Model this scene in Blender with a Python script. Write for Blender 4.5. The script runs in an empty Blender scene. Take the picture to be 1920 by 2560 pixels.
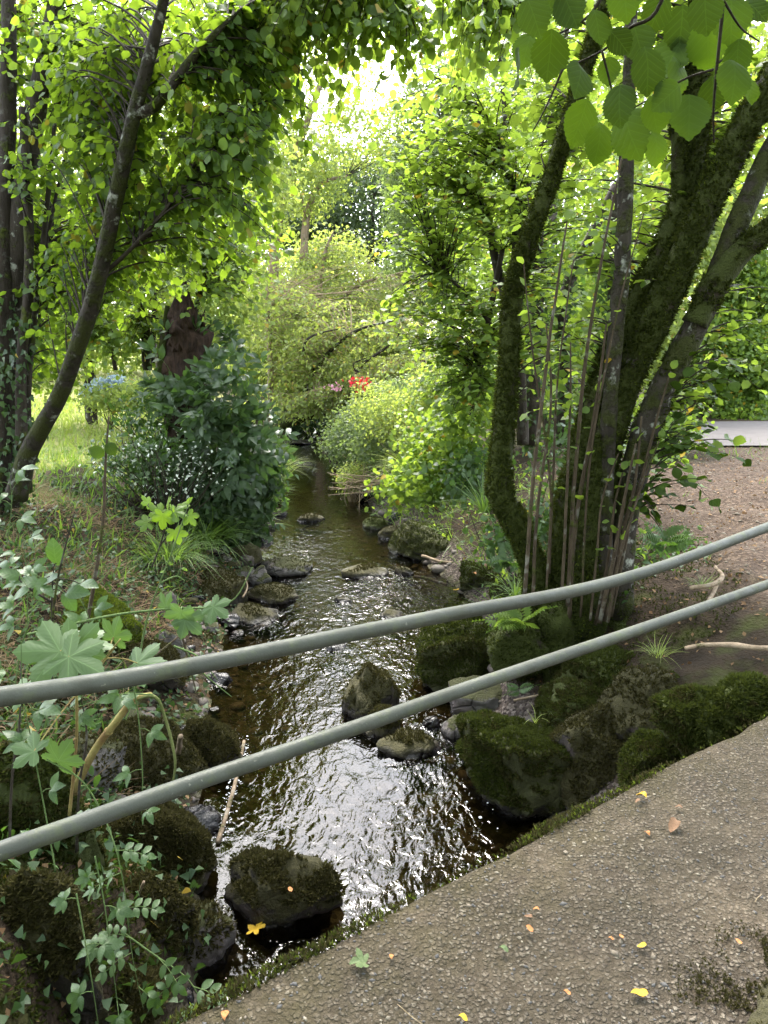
import bpy, math, random
import numpy as np
from mathutils import Matrix, Vector

random.seed(3)
R = np.random.default_rng(11)
scene = bpy.context.scene
COL = scene.collection

# ------------------------------------------------------------------ camera, sky, sun, exposure
F_PX, PITCH, EYE = 710.0, math.radians(12.7), 1.6
cam_d = bpy.data.cameras.new("camera")
cam = bpy.data.objects.new("camera", cam_d)
COL.objects.link(cam)
cam.location = (0, 0, EYE)
cam.rotation_euler = (math.pi / 2 - PITCH, 0, 0)
cam_d.sensor_fit = 'VERTICAL'
cam_d.angle = 2 * math.atan(512.0 / F_PX)
cam_d.clip_start, cam_d.clip_end = 0.05, 900
scene.camera = cam

SUN_EL, SUN_AZ = math.radians(56), math.radians(-12)      # azimuth measured from +Y towards +X
world = bpy.data.worlds.new("World")
scene.world = world
world.use_nodes = True
wn, wl = world.node_tree.nodes, world.node_tree.links
wn.clear()
sky = wn.new("ShaderNodeTexSky")
sky.sky_type = 'NISHITA'
sky.sun_disc = False
sky.sun_elevation = SUN_EL
sky.sun_rotation = SUN_AZ
sky.dust_density = 2.2
sky.air_density = 1.0
hsv = wn.new("ShaderNodeHueSaturation")                     # thin white cloud over the blue
hsv.inputs['Saturation'].default_value = 0.40
hsv.inputs['Value'].default_value = 1.35
bg = wn.new("ShaderNodeBackground")
bg.inputs['Strength'].default_value = 0.15
wo = wn.new("ShaderNodeOutputWorld")
wl.new(sky.outputs[0], hsv.inputs['Color'])
wl.new(hsv.outputs[0], bg.inputs['Color'])
wl.new(bg.outputs[0], wo.inputs['Surface'])

sun_d = bpy.data.lights.new("sun", 'SUN')
sun_d.energy = 1.2
sun_d.angle = math.radians(22)
sun_d.color = (1.0, 0.95, 0.86)
sun = bpy.data.objects.new("sun", sun_d)
COL.objects.link(sun)
sd = Vector((math.sin(SUN_AZ) * math.cos(SUN_EL), math.cos(SUN_AZ) * math.cos(SUN_EL), math.sin(SUN_EL)))
sun.rotation_euler = (-sd).to_track_quat('-Z', 'Y').to_euler()
sun.location = (0, 0, 30)

scene.view_settings.view_transform = 'Standard'
scene.view_settings.look = 'None'
scene.view_settings.gamma = 1
scene.view_settings.use_curve_mapping = False
scene.view_settings.exposure = 3.0
cy = scene.cycles
cy.max_bounces = 7
cy.diffuse_bounces = 3
cy.glossy_bounces = 3
cy.transmission_bounces = 4
cy.transparent_max_bounces = 6
cy.caustics_reflective = False
cy.caustics_refractive = False
cy.sample_clamp_indirect = 6
cy.use_denoising = True

# ------------------------------------------------------------------ where a picture point stands in the place
def ray(u, v):
    a, b = (u * .4630 - 384) / F_PX, (512 - v * .4630) / F_PX
    return np.array([a, math.cos(PITCH) + math.sin(PITCH) * b, -math.sin(PITCH) + math.cos(PITCH) * b])
def at(u, v, y):
    r = ray(u, v)
    return np.array([0, 0, EYE]) + r * (y / r[1])
def onz(u, v, z):
    r = ray(u, v)
    return np.array([0, 0, EYE]) + r * ((z - EYE) / r[2])
def mpp(y):                                                 # metres per picture unit at distance y
    return .4630 / F_PX * y
def project(P):
    P = np.asarray(P) - np.array([0, 0, EYE])
    f = P[:, 1] * math.cos(PITCH) - P[:, 2] * math.sin(PITCH)
    up = P[:, 1] * math.sin(PITCH) + P[:, 2] * math.cos(PITCH)
    f = np.where(f < .05, 1e-6, f)
    return np.stack([(P[:, 0] / f * F_PX + 384) / .463, (512 - up / f * F_PX) / .463, f], 1)

# ------------------------------------------------------------------ numpy noise
_T = np.random.default_rng(5).random((64, 64, 64)).astype(np.float32)
def vnoise(P):
    P = np.asarray(P, float)
    i = np.floor(P).astype(int)
    f = P - i
    f = f * f * (3 - 2 * f)
    i0, i1 = i & 63, (i + 1) & 63
    def g(a, b, c): return _T[a, b, c]
    x0, y0, z0, x1, y1, z1 = i0[:, 0], i0[:, 1], i0[:, 2], i1[:, 0], i1[:, 1], i1[:, 2]
    fx, fy, fz = f[:, 0], f[:, 1], f[:, 2]
    a = g(x0, y0, z0) * (1 - fx) + g(x1, y0, z0) * fx
    b = g(x0, y1, z0) * (1 - fx) + g(x1, y1, z0) * fx
    c = g(x0, y0, z1) * (1 - fx) + g(x1, y0, z1) * fx
    d = g(x0, y1, z1) * (1 - fx) + g(x1, y1, z1) * fx
    return ((a * (1 - fy) + b * fy) * (1 - fz) + (c * (1 - fy) + d * fy) * fz) * 2 - 1
def fbm(P, o=4):
    P = np.asarray(P, float)
    s, a = 0, .5
    for k in range(o):
        s = s + a * vnoise(P * 2 ** k + 17.3 * k)
        a *= .5
    return s
def unit(A):
    A = np.asarray(A, float)
    return A / np.maximum(np.linalg.norm(A, axis=-1, keepdims=True), 1e-9)

# ------------------------------------------------------------------ mesh building
class Geo:
    def __init__(s):
        s.V, s.F, s.M, s.S, s.n = [], [], [], [], 0
    def add(s, V, F, mi=0, smooth=True):
        V = np.asarray(V, float).reshape(-1, 3)
        for f in (F if isinstance(F, (list, tuple)) else [F]):
            f = np.asarray(f, int)
            if len(f) == 0: continue
            s.F.append(f + s.n); s.M.append(np.full(len(f), mi)); s.S.append(np.full(len(f), smooth))
        s.V.append(V); s.n += len(V)
        return s
    def scatter(s, tm, P, D, N, S, mi=0, smooth=True):
        if len(P) == 0: return s
        TV, TF = tm
        M = frames(D, N)
        S = np.broadcast_to(np.asarray(S, float), (len(P),))
        V = np.einsum('nij,mj->nmi', M, TV) * S[:, None, None] + np.asarray(P)[:, None, :]
        off = (np.arange(len(P)) * len(TV))[:, None, None]
        return s.add(V.reshape(-1, 3), [(np.asarray(f)[None] + off).reshape(-1, np.asarray(f).shape[1]) for f in TF], mi, smooth)
    def mesh(s, name, mats, base=(0, 0, 0)):
        me = bpy.data.meshes.new(name)
        if s.n == 0: return me
        V = (np.concatenate(s.V) - np.asarray(base)).astype(np.float32)
        lo = np.concatenate([f.ravel() for f in s.F]).astype(np.int32)
        sz = np.concatenate([np.full(len(f), f.shape[1]) for f in s.F])
        st = np.concatenate([[0], np.cumsum(sz)[:-1]]).astype(np.int32)
        me.vertices.add(len(V)); me.vertices.foreach_set('co', V.ravel())
        me.loops.add(len(lo)); me.loops.foreach_set('vertex_index', lo)
        me.polygons.add(len(sz)); me.polygons.foreach_set('loop_start', st)
        me.polygons.foreach_set('material_index', np.concatenate(s.M).astype(np.int32))
        me.polygons.foreach_set('use_smooth', np.concatenate(s.S))
        me.update(calc_edges=True)
        for m in (mats if isinstance(mats, (list, tuple)) else [mats]): me.materials.append(m)
        return me

def frames(D, N):
    Y = unit(D)
    Z = np.asarray(N, float) - (np.asarray(N) * Y).sum(-1, keepdims=True) * Y
    bad = np.linalg.norm(Z, axis=-1) < 1e-4
    if bad.any(): Z[bad] = np.cross(Y[bad], [0.3, 0.9, .2])
    Z = unit(Z)
    return np.stack([np.cross(Y, Z), Y, Z], -1)

def spline(pts, n):
    P = np.asarray(pts, float)
    if len(P) == 2:
        t = np.linspace(0, 1, n)[:, None]
        return P[0] * (1 - t) + P[1] * t
    E = np.vstack([2 * P[0] - P[1], P, 2 * P[-1] - P[-2]])
    t = np.linspace(0, len(P) - 1 - 1e-6, n)
    i = t.astype(int); f = (t - i)[:, None]
    a, b, c, d = E[i], E[i + 1], E[i + 2], E[i + 3]
    return .5 * (2 * b + (c - a) * f + (2 * a - 5 * b + 4 * c - d) * f ** 2 + (3 * b - a - 3 * c + d) * f ** 3)

def tube(pts, rad, sides=6, lump=0, seed=0, cap=True, freq=6):
    P = np.asarray(pts, float); n = len(P)
    rad = np.interp(np.linspace(0, 1, n), np.linspace(0, 1, len(np.atleast_1d(rad))), np.atleast_1d(rad))
    T = unit(np.gradient(P, axis=0))
    ref = np.array([0, 1.0, 0.1]) if abs(T[:, 2]).mean() > .6 else np.array([0, 0.1, 1.0])
    A = unit(np.cross(T, ref)); B = np.cross(T, A)
    th = np.linspace(0, 2 * math.pi, sides, endpoint=False)
    ring = A[:, None] * np.cos(th)[None, :, None] + B[:, None] * np.sin(th)[None, :, None]
    rr = np.repeat(rad[:, None], sides, 1)
    if lump:
        Q = (P[:, None] * freq + ring * 1.6 + seed * 7.7).reshape(-1, 3)
        rr = rr * (1 + lump * fbm(Q, 3).reshape(n, sides) * 1.6)
    V = P[:, None] + ring * rr[..., None]
    i = np.arange(n - 1)[:, None] * sides; j = np.arange(sides)[None]; k = (j + 1) % sides
    F = np.stack([i + j, i + k, i + sides + k, i + sides + j], -1).reshape(-1, 4)
    V = V.reshape(-1, 3)
    Fs = [F]
    if cap:
        V = np.vstack([V, P[:1], P[-1:]])
        a = np.arange(sides); b = (a + 1) % sides
        Fs.append(np.vstack([np.stack([b, a, np.full(sides, n * sides)], -1),
                             np.stack([a + (n - 1) * sides, b + (n - 1) * sides, np.full(sides, n * sides + 1)], -1)]))
    return V, Fs

def icosphere(sub):
    t = (1 + 5 ** .5) / 2
    V = [(-1, t, 0), (1, t, 0), (-1, -t, 0), (1, -t, 0), (0, -1, t), (0, 1, t), (0, -1, -t), (0, 1, -t), (t, 0, -1), (t, 0, 1), (-t, 0, -1), (-t, 0, 1)]
    F = [(0, 11, 5), (0, 5, 1), (0, 1, 7), (0, 7, 10), (0, 10, 11), (1, 5, 9), (5, 11, 4), (11, 10, 2), (10, 7, 6), (7, 1, 8),
         (3, 9, 4), (3, 4, 2), (3, 2, 6), (3, 6, 8), (3, 8, 9), (4, 9, 5), (2, 4, 11), (6, 2, 10), (8, 6, 7), (9, 8, 1)]
    V = [tuple(unit(np.array(v))) for v in V]
    for _ in range(sub):
        m, G = {}, []
        def mid(a, b):
            k = (min(a, b), max(a, b))
            if k not in m:
                V.append(tuple(unit((np.array(V[a]) + np.array(V[b])))))
                m[k] = len(V) - 1
            return m[k]
        for a, b, c in F:
            x, y, z = mid(a, b), mid(b, c), mid(c, a)
            G += [(a, x, z), (b, y, x), (c, z, y), (x, y, z)]
        F = G
    return np.array(V), np.array(F)
OCT = (np.array([(1, 0, 0), (-1, 0, 0), (0, 1, 0), (0, -1, 0), (0, 0, 1), (0, 0, -1)], float), np.array([(0, 2, 4), (2, 1, 4), (1, 3, 4), (3, 0, 4), (2, 0, 5), (1, 2, 5), (3, 1, 5), (0, 3, 5)]))
ICO = {k: icosphere(k) for k in (0, 1, 2, 3, 4)}

# ------------------------------------------------------------------ objects
def tag(o, label=None, cat=None, group=None, kind=None):
    for k, v in (('label', label), ('category', cat), ('group', group), ('kind', kind)):
        if v: o[k] = v
    return o
def thing(name, label, cat, base, group=None):
    o = bpy.data.objects.new(name, None)
    COL.objects.link(o)
    o.location = tuple(float(q) for q in base)
    o.empty_display_size = .1
    return tag(o, label, cat, group)
def obj(name, geo, mats, parent=None, kind=None, label=None, base=None):
    b = base if base is not None else (tuple(parent.location) if parent is not None else (0, 0, 0))
    o = bpy.data.objects.new(name, geo.mesh(name, mats, b))
    COL.objects.link(o)
    if parent is not None: o.parent = parent
    elif base is not None: o.location = tuple(float(q) for q in base)
    return tag(o, label=label, kind=kind)
def solo(name, geo, mats, label, cat, base, group=None, kind=None):
    return tag(obj(name, geo, mats, None, kind, base=base), label, cat, group)
def part_copies(name, meshes, P, D, N, S, parent):
    M = frames(D, N)
    b = np.array(parent.location)
    S = np.broadcast_to(np.asarray(S, float), (len(P),))
    for i in range(len(P)):
        o = bpy.data.objects.new(name, meshes[i % len(meshes)])
        o.parent = parent
        m = Matrix((M[i] * S[i]).tolist()).to_4x4()
        m.translation = Vector((np.asarray(P[i]) - b).tolist())
        o.matrix_basis = m
        COL.objects.link(o)

# ------------------------------------------------------------------ materials
class NT:
    def __init__(s, name):
        s.m = bpy.data.materials.new(name); s.m.use_nodes = True
        s.t = s.m.node_tree; s.t.nodes.clear()
        s.out = s.n('ShaderNodeOutputMaterial')
    def n(s, typ, **kw):
        q = s.t.nodes.new(typ)
        for k, v in kw.items(): setattr(q, k, v)
        return q
    def l(s, a, b): s.t.links.new(a, b)
    def noise(s, scale, detail=4, rough=.55, vec=None, dist=0):
        q = s.n('ShaderNodeTexNoise'); q.inputs['Scale'].default_value = scale
        q.inputs['Detail'].default_value = detail; q.inputs['Roughness'].default_value = rough; q.inputs['Distortion'].default_value = dist
        s.l(vec if vec is not None else s.pos(), q.inputs['Vector'])
        return q.outputs['Fac']
    def voro(s, scale, feature='F1', out='Distance', vec=None):
        q = s.n('ShaderNodeTexVoronoi', feature=feature); q.inputs['Scale'].default_value = scale
        s.l(vec if vec is not None else s.pos(), q.inputs['Vector'])
        return q.outputs[out]
    def pos(s):
        if not hasattr(s, '_p'): s._p = s.n('ShaderNodeNewGeometry')
        return s._p.outputs['Position']
    def geo(s, k):
        s.pos(); return s._p.outputs[k]
    def ramp(s, fac, stops):
        q = s.n('ShaderNodeValToRGB'); e = q.color_ramp.elements
        while len(e) < len(stops): e.new(.5)
        for i, (p, c) in enumerate(stops):
            e[i].position = p; e[i].color = (c, c, c, 1) if not isinstance(c, tuple) else (*c, 1)
        s.l(fac, q.inputs[0]); return q.outputs[0]
    def mix(s, fac, a, b, blend='MIX'):
        q = s.n('ShaderNodeMix', data_type='RGBA', blend_type=blend)
        for sock, val in ((q.inputs[0], fac), (q.inputs[6], a), (q.inputs[7], b)):
            if isinstance(val, (int, float)): sock.default_value = val
            elif isinstance(val, tuple): sock.default_value = (*val, 1)
            else: s.l(val, sock)
        return q.outputs[2]
    def math(s, op, a, b=None):
        q = s.n('ShaderNodeMath', operation=op)
        for i, v in enumerate((a, b)):
            if v is None: continue
            if isinstance(v, (int, float)): q.inputs[i].default_value = v
            else: s.l(v, q.inputs[i])
        return q.outputs[0]
    def scalevec(s, sc):
        q = s.n('ShaderNodeVectorMath', operation='MULTIPLY'); s.l(s.pos(), q.inputs[0]); q.inputs[1].default_value = sc
        return q.outputs[0]
    def xyz(s, v):
        q = s.n('ShaderNodeSeparateXYZ'); s.l(v, q.inputs[0]); return q.outputs
    def bump(s, h, strength=.5, dist=.01, normal=None):
        q = s.n('ShaderNodeBump'); q.inputs['Strength'].default_value = strength; q.inputs['Distance'].default_value = dist
        s.l(h, q.inputs['Height'])
        if normal is not None: s.l(normal, q.inputs['Normal'])
        return q.outputs[0]
    def bsdf(s, col, rough=.8, normal=None, spec=.3, metal=0):
        q = s.n('ShaderNodeBsdfPrincipled')
        for k, v in (('Base Color', col), ('Roughness', rough), ('Specular IOR Level', spec), ('Metallic', metal)):
            if isinstance(v, (int, float)): q.inputs[k].default_value = v
            elif isinstance(v, tuple): q.inputs[k].default_value = (*v, 1)
            else: s.l(v, q.inputs[k])
        if normal is not None: s.l(normal, q.inputs['Normal'])
        return q.outputs[0]
    def end(s, sh):
        s.l(sh, s.out.inputs['Surface']); return s.m

def leaf_mat(name, c1, c2, tc, tw=.42, rough=.42, spec=.45, veins=False, odd=None, tv=(.8, 1.2)):
    t = NT(name)
    oi = t.n('ShaderNodeObjectInfo')
    rnd = t.math('FRACT', t.math('ADD', t.geo('Random Per Island'), t.math('MULTIPLY', oi.outputs['Random'], 7.13)))
    col = t.mix(rnd, c1, c2)
    r2 = t.math('FRACT', t.math('MULTIPLY', rnd, 37.7))
    tcol = t.mix(r2, tuple(q * tv[0] for q in tc), tuple(min(1, q * tv[1]) for q in tc))
    if odd:
        k = t.math('GREATER_THAN', t.math('FRACT', t.math('MULTIPLY', rnd, 91.3)), .985)
        col = t.mix(k, col, odd); tcol = t.mix(k, tcol, odd)
    blot = t.noise(30, 3)
    col = t.mix(t.math('MULTIPLY', blot, .35), col, tuple(q * .55 for q in c1))
    nrm = None
    if veins == 'palm':
        tc_ = t.n('ShaderNodeTexCoord'); x = t.xyz(tc_.outputs['Object'])
        y = t.math('SUBTRACT', x[1], .09)
        ang = t.math('ARCTAN2', x[0], y)
        r = t.math('SQRT', t.math('ADD', t.math('MULTIPLY', x[0], x[0]), t.math('MULTIPLY', y, y)))
        f = t.math('ABSOLUTE', t.math('SUBTRACT', t.math('FRACT', t.math('ADD', t.math('DIVIDE', ang, 1.012), .5)), .5))
        d = t.math('MULTIPLY', f, r)
        line = t.ramp(d, [(.004, 1.), (.013, 0.)])
        br = t.math('ABSOLUTE', t.math('SUBTRACT', t.math('FRACT', t.math('MULTIPLY', t.math('SUBTRACT', r, t.math('MULTIPLY', f, .55)), 9.)), .5))
        line = t.math('MAXIMUM', line, t.math('MULTIPLY', t.math('LESS_THAN', br, .035), .22))
        col = t.mix(t.math('MULTIPLY', line, .55), col, tuple(min(1, q * 1.9) for q in c2))
        tcol = t.mix(t.math('MULTIPLY', line, .5), tcol, tuple(q * .5 for q in tc))
        nrm = t.bump(br, .08, .01)
    elif veins:
        tc_ = t.n('ShaderNodeTexCoord')
        x = t.xyz(tc_.outputs['Object'])
        ax = t.math('ABSOLUTE', x[0])
        w = t.math('FRACT', t.math('MULTIPLY', t.math('SUBTRACT', x[1], t.math('MULTIPLY', ax, .9)), 6.0))
        w = t.math('ABSOLUTE', t.math('SUBTRACT', w, .5))
        line = t.math('LESS_THAN', w, .07)
        mid = t.math('LESS_THAN', ax, .014)
        line = t.math('MAXIMUM', line, mid)
        col = t.mix(t.math('MULTIPLY', line, .35), col, tuple(min(1, q * 2.0) for q in c2))
        tcol = t.mix(t.math('MULTIPLY', line, .36), tcol, tuple(q * .45 for q in tc))
        nrm = t.bump(w, .12, .01)
    a = t.bsdf(col, rough, nrm, spec)
    b = t.n('ShaderNodeBsdfTranslucent'); t.l(tcol, b.inputs['Color'])
    m = t.n('ShaderNodeMixShader'); m.inputs[0].default_value = tw
    t.l(a, m.inputs[1]); t.l(b.outputs[0], m.inputs[2])
    return t.end(m.outputs[0])

M = {}
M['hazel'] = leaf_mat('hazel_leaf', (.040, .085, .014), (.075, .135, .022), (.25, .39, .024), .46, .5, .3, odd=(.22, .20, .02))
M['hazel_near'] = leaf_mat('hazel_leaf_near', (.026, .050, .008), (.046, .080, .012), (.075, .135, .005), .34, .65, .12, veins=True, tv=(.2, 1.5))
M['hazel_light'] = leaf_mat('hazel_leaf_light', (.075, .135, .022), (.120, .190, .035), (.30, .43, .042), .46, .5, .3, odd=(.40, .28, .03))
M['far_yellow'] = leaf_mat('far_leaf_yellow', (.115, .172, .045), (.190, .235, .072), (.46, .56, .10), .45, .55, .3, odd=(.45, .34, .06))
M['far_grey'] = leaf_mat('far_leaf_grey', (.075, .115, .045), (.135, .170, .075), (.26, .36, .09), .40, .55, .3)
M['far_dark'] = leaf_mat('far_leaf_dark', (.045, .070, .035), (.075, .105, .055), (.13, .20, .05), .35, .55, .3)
M['elder'] = leaf_mat('elder_leaf', (.032, .066, .026), (.070, .112, .048), (.12, .23, .035), .32, .42, .45)
M['pale'] = leaf_mat('pale_leaf', (.080, .130, .055), (.130, .185, .080), (.20, .32, .07), .32, .5, .4)
M['variegated'] = leaf_mat('variegated_leaf', (.42, .48, .38), (.72, .76, .66), (.40, .45, .30), .25, .5, .4)
M['maple'] = leaf_mat('maple_leaf', (.062, .110, .038), (.090, .145, .052), (.13, .24, .035), .30, .5, .4, veins='palm')
M['maple_bright'] = leaf_mat('maple_leaf_bright', (.090, .165, .020), (.130, .210, .028), (.28, .46, .02), .48, .45, .4, veins='palm')
M['bramble'] = leaf_mat('bramble_leaf', (.034, .072, .022), (.070, .120, .038), (.11, .22, .022), .33, .45, .45, veins=True)
M['ivy'] = leaf_mat('ivy_leaf', (.022, .050, .018), (.060, .100, .035), (.08, .16, .02), .25, .5, .3, odd=(.42, .30, .05))
M['grass'] = leaf_mat('grass_blade', (.070, .130, .025), (.130, .200, .050), (.22, .36, .04), .35, .5, .35)
M['lawn'] = leaf_mat('lawn_blade', (.140, .200, .040), (.230, .270, .070), (.36, .46, .07), .35, .55, .3)
M['straw'] = leaf_mat('dry_grass_blade', (.13, .085, .045), (.29, .205, .12), (.30, .22, .12), .25, .7, .2)
M['litter'] = leaf_mat('dead_leaf', (.12, .065, .030), (.26, .17, .09), (.16, .09, .04), .15, .75, .2, odd=(.48, .33, .05))
M['moss_tuft'] = leaf_mat('moss_tuft', (.018, .026, .005), (.055, .066, .012), (.075, .095, .012), .25, .8, .1)
M['moss_brown'] = leaf_mat('moss_tuft_brown', (.024, .021, .008), (.066, .060, .018), (.07, .065, .018), .2, .8, .1)
M['moss_bright'] = leaf_mat('moss_tuft_bright', (.060, .085, .010), (.125, .155, .020), (.18, .24, .02), .3, .8, .1)
M['fern'] = leaf_mat('fern_leaf', (.090, .150, .030), (.140, .210, .050), (.26, .40, .04), .35, .5, .35)
M['red'] = leaf_mat('red_petal', (.60, .015, .030), (.75, .04, .06), (.7, .03, .05), .35, .5, .3)
M['pink'] = leaf_mat('pink_petal', (.70, .30, .42), (.80, .45, .55), (.7, .35, .45), .35, .5, .3)
M['blue'] = leaf_mat('blue_petal', (.40, .52, .58), (.56, .66, .70), (.35, .45, .6), .35, .5, .3)
M['yellow_petal'] = leaf_mat('yellow_petal', (.75, .48, .02), (.85, .60, .05), (.7, .5, .03), .3, .5, .3)

def bark_mat(name, c1, c2, moss=0.0, lichen=.0, scale=14, mosscol=(.055, .068, .010), stretch=(1, 1, .25)):
    t = NT(name)
    v = t.scalevec(stretch)
    n1 = t.noise(scale, 6, .65, v)
    col = t.ramp(n1, [(.3, c1), (.7, c2)])
    if lichen:
        k = t.ramp(t.noise(9, 5, .6), [(.58, 0.), (.66, lichen)])
        col = t.mix(k, col, (.33, .34, .29))
    h = t.math('ADD', n1, t.math('MULTIPLY', t.noise(90, 3), .3))
    if moss:
        k = t.ramp(t.noise(5.5, 6, .65), [(.62 - moss * .42, 0.), (.72 - moss * .42, 1.)])
        mc = t.mix(t.noise(60, 4), tuple(q * .5 for q in mosscol), tuple(q * 1.6 for q in mosscol))
        col = t.mix(k, col, mc)
        h = t.math('ADD', h, t.math('MULTIPLY', k, t.math('ADD', .4, t.noise(70, 4))))
    return t.end(t.bsdf(col, .85, t.bump(h, .9, .02), .2))
M['bark'] = bark_mat('hazel_bark', (.018, .014, .010), (.060, .050, .038), .12, .8)
M['bark_dark'] = bark_mat('dark_bark', (.018, .014, .010), (.050, .040, .030), .15, .15)
M['bark_moss'] = bark_mat('mossy_bark', (.012, .009, .006), (.045, .036, .022), .66, .2, mosscol=(.032, .040, .007), stretch=(1, 1, .35))
M['bark_half'] = bark_mat('half_mossy_bark', (.014, .011, .008), (.050, .042, .031), .36, .8, mosscol=(.032, .036, .008))
M['bark_pale'] = bark_mat('pale_bark', (.14, .10, .065), (.30, .23, .16), .15, .3)
M['shoot'] = bark_mat('shoot_bark', (.034, .024, .014), (.085, .063, .040), .10, .3, 30)
M['twig'] = bark_mat('twig_bark', (.018, .014, .009), (.045, .036, .024), 0, 0, 30)
M['twig_pale'] = bark_mat('pale_twig', (.20, .15, .09), (.36, .28, .18), 0, 0, 30)
M['stump'] = bark_mat('rotten_wood', (.008, .005, .004), (.060, .035, .023), 0, 0, 22, stretch=(1, 1, .18))
M['stalk'] = bark_mat('green_stalk', (.07, .085, .025), (.13, .145, .05), 0, 0, 18)
M['stalk_old'] = bark_mat('old_stalk', (.11, .055, .025), (.27, .24, .08), 0, 0, 9, stretch=(1, 1, .5))
M['stem_green'] = bark_mat('green_stem', (.06, .10, .03), (.12, .17, .06), 0, 0, 20)

def rock_mat(name, c1, c2, moss, mc=(.034, .036, .008), wl=-1.3, hue=(.10, .065, .06)):
    t = NT(name)
    n1 = t.noise(7, 7, .6)
    col = t.ramp(n1, [(.3, c1), (.7, c2)])
    col = t.mix(t.ramp(t.noise(3, 3), [(.5, 0.), (.7, .5)]), col, hue)
    pit = t.noise(42, 5, .6)
    crk = t.ramp(t.voro(3.4, 'DISTANCE_TO_EDGE'), [(0., 1.), (.035, 0.)])
    col = t.mix(t.math('MULTIPLY', crk, .7), col, (.008, .007, .006))
    h = t.math('SUBTRACT', t.math('ADD', n1, t.math('MULTIPLY', pit, .5)), t.math('MULTIPLY', crk, .6))
    z = t.xyz(t.pos())[2]
    wet = t.math('MULTIPLY', t.math('SUBTRACT', wl + .10, t.math('ADD', z, t.math('MULTIPLY', t.noise(9, 3), .09))), 22.)
    wet = t.ramp(wet, [(0., 0.), (1., 1.)])                    # the band the water keeps wet
    nz = t.xyz(t.geo('Normal'))[2]
    k = t.math('ADD', t.math('MULTIPLY', nz, .55), t.math('MULTIPLY', t.noise(4.5, 6, .65), 1.1))
    k = t.ramp(k, [(.98 - moss, 0.), (1.08 - moss, 1.)])
    k = t.math('MULTIPLY', k, t.math('SUBTRACT', 1., wet))
    m = t.mix(t.noise(55, 5, .7), tuple(q * .35 for q in mc), tuple(q * 1.9 for q in mc))
    col = t.mix(wet, col, t.mix(.7, col, (.006, .005, .005)))
    col = t.mix(k, col, m)
    h = t.math('ADD', h, t.math('MULTIPLY', k, t.math('ADD', .3, t.math('MULTIPLY', t.noise(65, 5, .7), 1.5))))
    rough = t.mix(wet, (.85, .85, .85), (.22, .22, .22))
    return t.end(t.bsdf(col, rough, t.bump(h, .85, .022), .4))
M['rock_moss'] = rock_mat('mossy_rock', (.012, .011, .009), (.036, .031, .027), .62)
M['rock_brownmoss'] = rock_mat('brown_mossy_rock', (.018, .014, .012), (.058, .047, .040), .48, (.042, .037, .011))
M['rock_bare'] = rock_mat('bare_rock', (.050, .045, .042), (.140, .128, .118), .12)
M['rock_pale'] = rock_mat('pale_rock', (.11, .10, .09), (.25, .23, .21), .10)
M['rock_wet'] = rock_mat('dark_wet_rock', (.012, .010, .010), (.036, .030, .030), .05, wl=-.9)
M['rock_green'] = rock_mat('green_mossy_rock', (.030, .028, .020), (.075, .068, .055), .85, (.044, .054, .009))

def pipe_mat():
    t = NT('grey_painted_pipe')
    col = t.ramp(t.noise(5, 5, .6), [(.3, (.042, .046, .037)), (.7, (.074, .079, .064))])
    col = t.mix(t.ramp(t.noise(16, 5, .7), [(.52, 0.), (.68, .75)]), col, (.078, .092, .044))
    col = t.mix(t.ramp(t.noise(60, 2), [(.71, 0.), (.75, .45)]), col, (.24, .24, .19))
    h = t.math('ADD', t.noise(40, 4), t.math('MULTIPLY', t.noise(220, 2), .4))
    col = t.mix(t.ramp(t.noise(9, 6, .75), [(.5, 0.), (.64, .65)]), col, (.040, .042, .030))
    r = t.ramp(t.noise(20, 4), [(.3, .46), (.7, .68)])
    return t.end(t.bsdf(col, r, t.bump(h, .28, .005), .4, .25))
M['pipe'] = pipe_mat()

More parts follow.
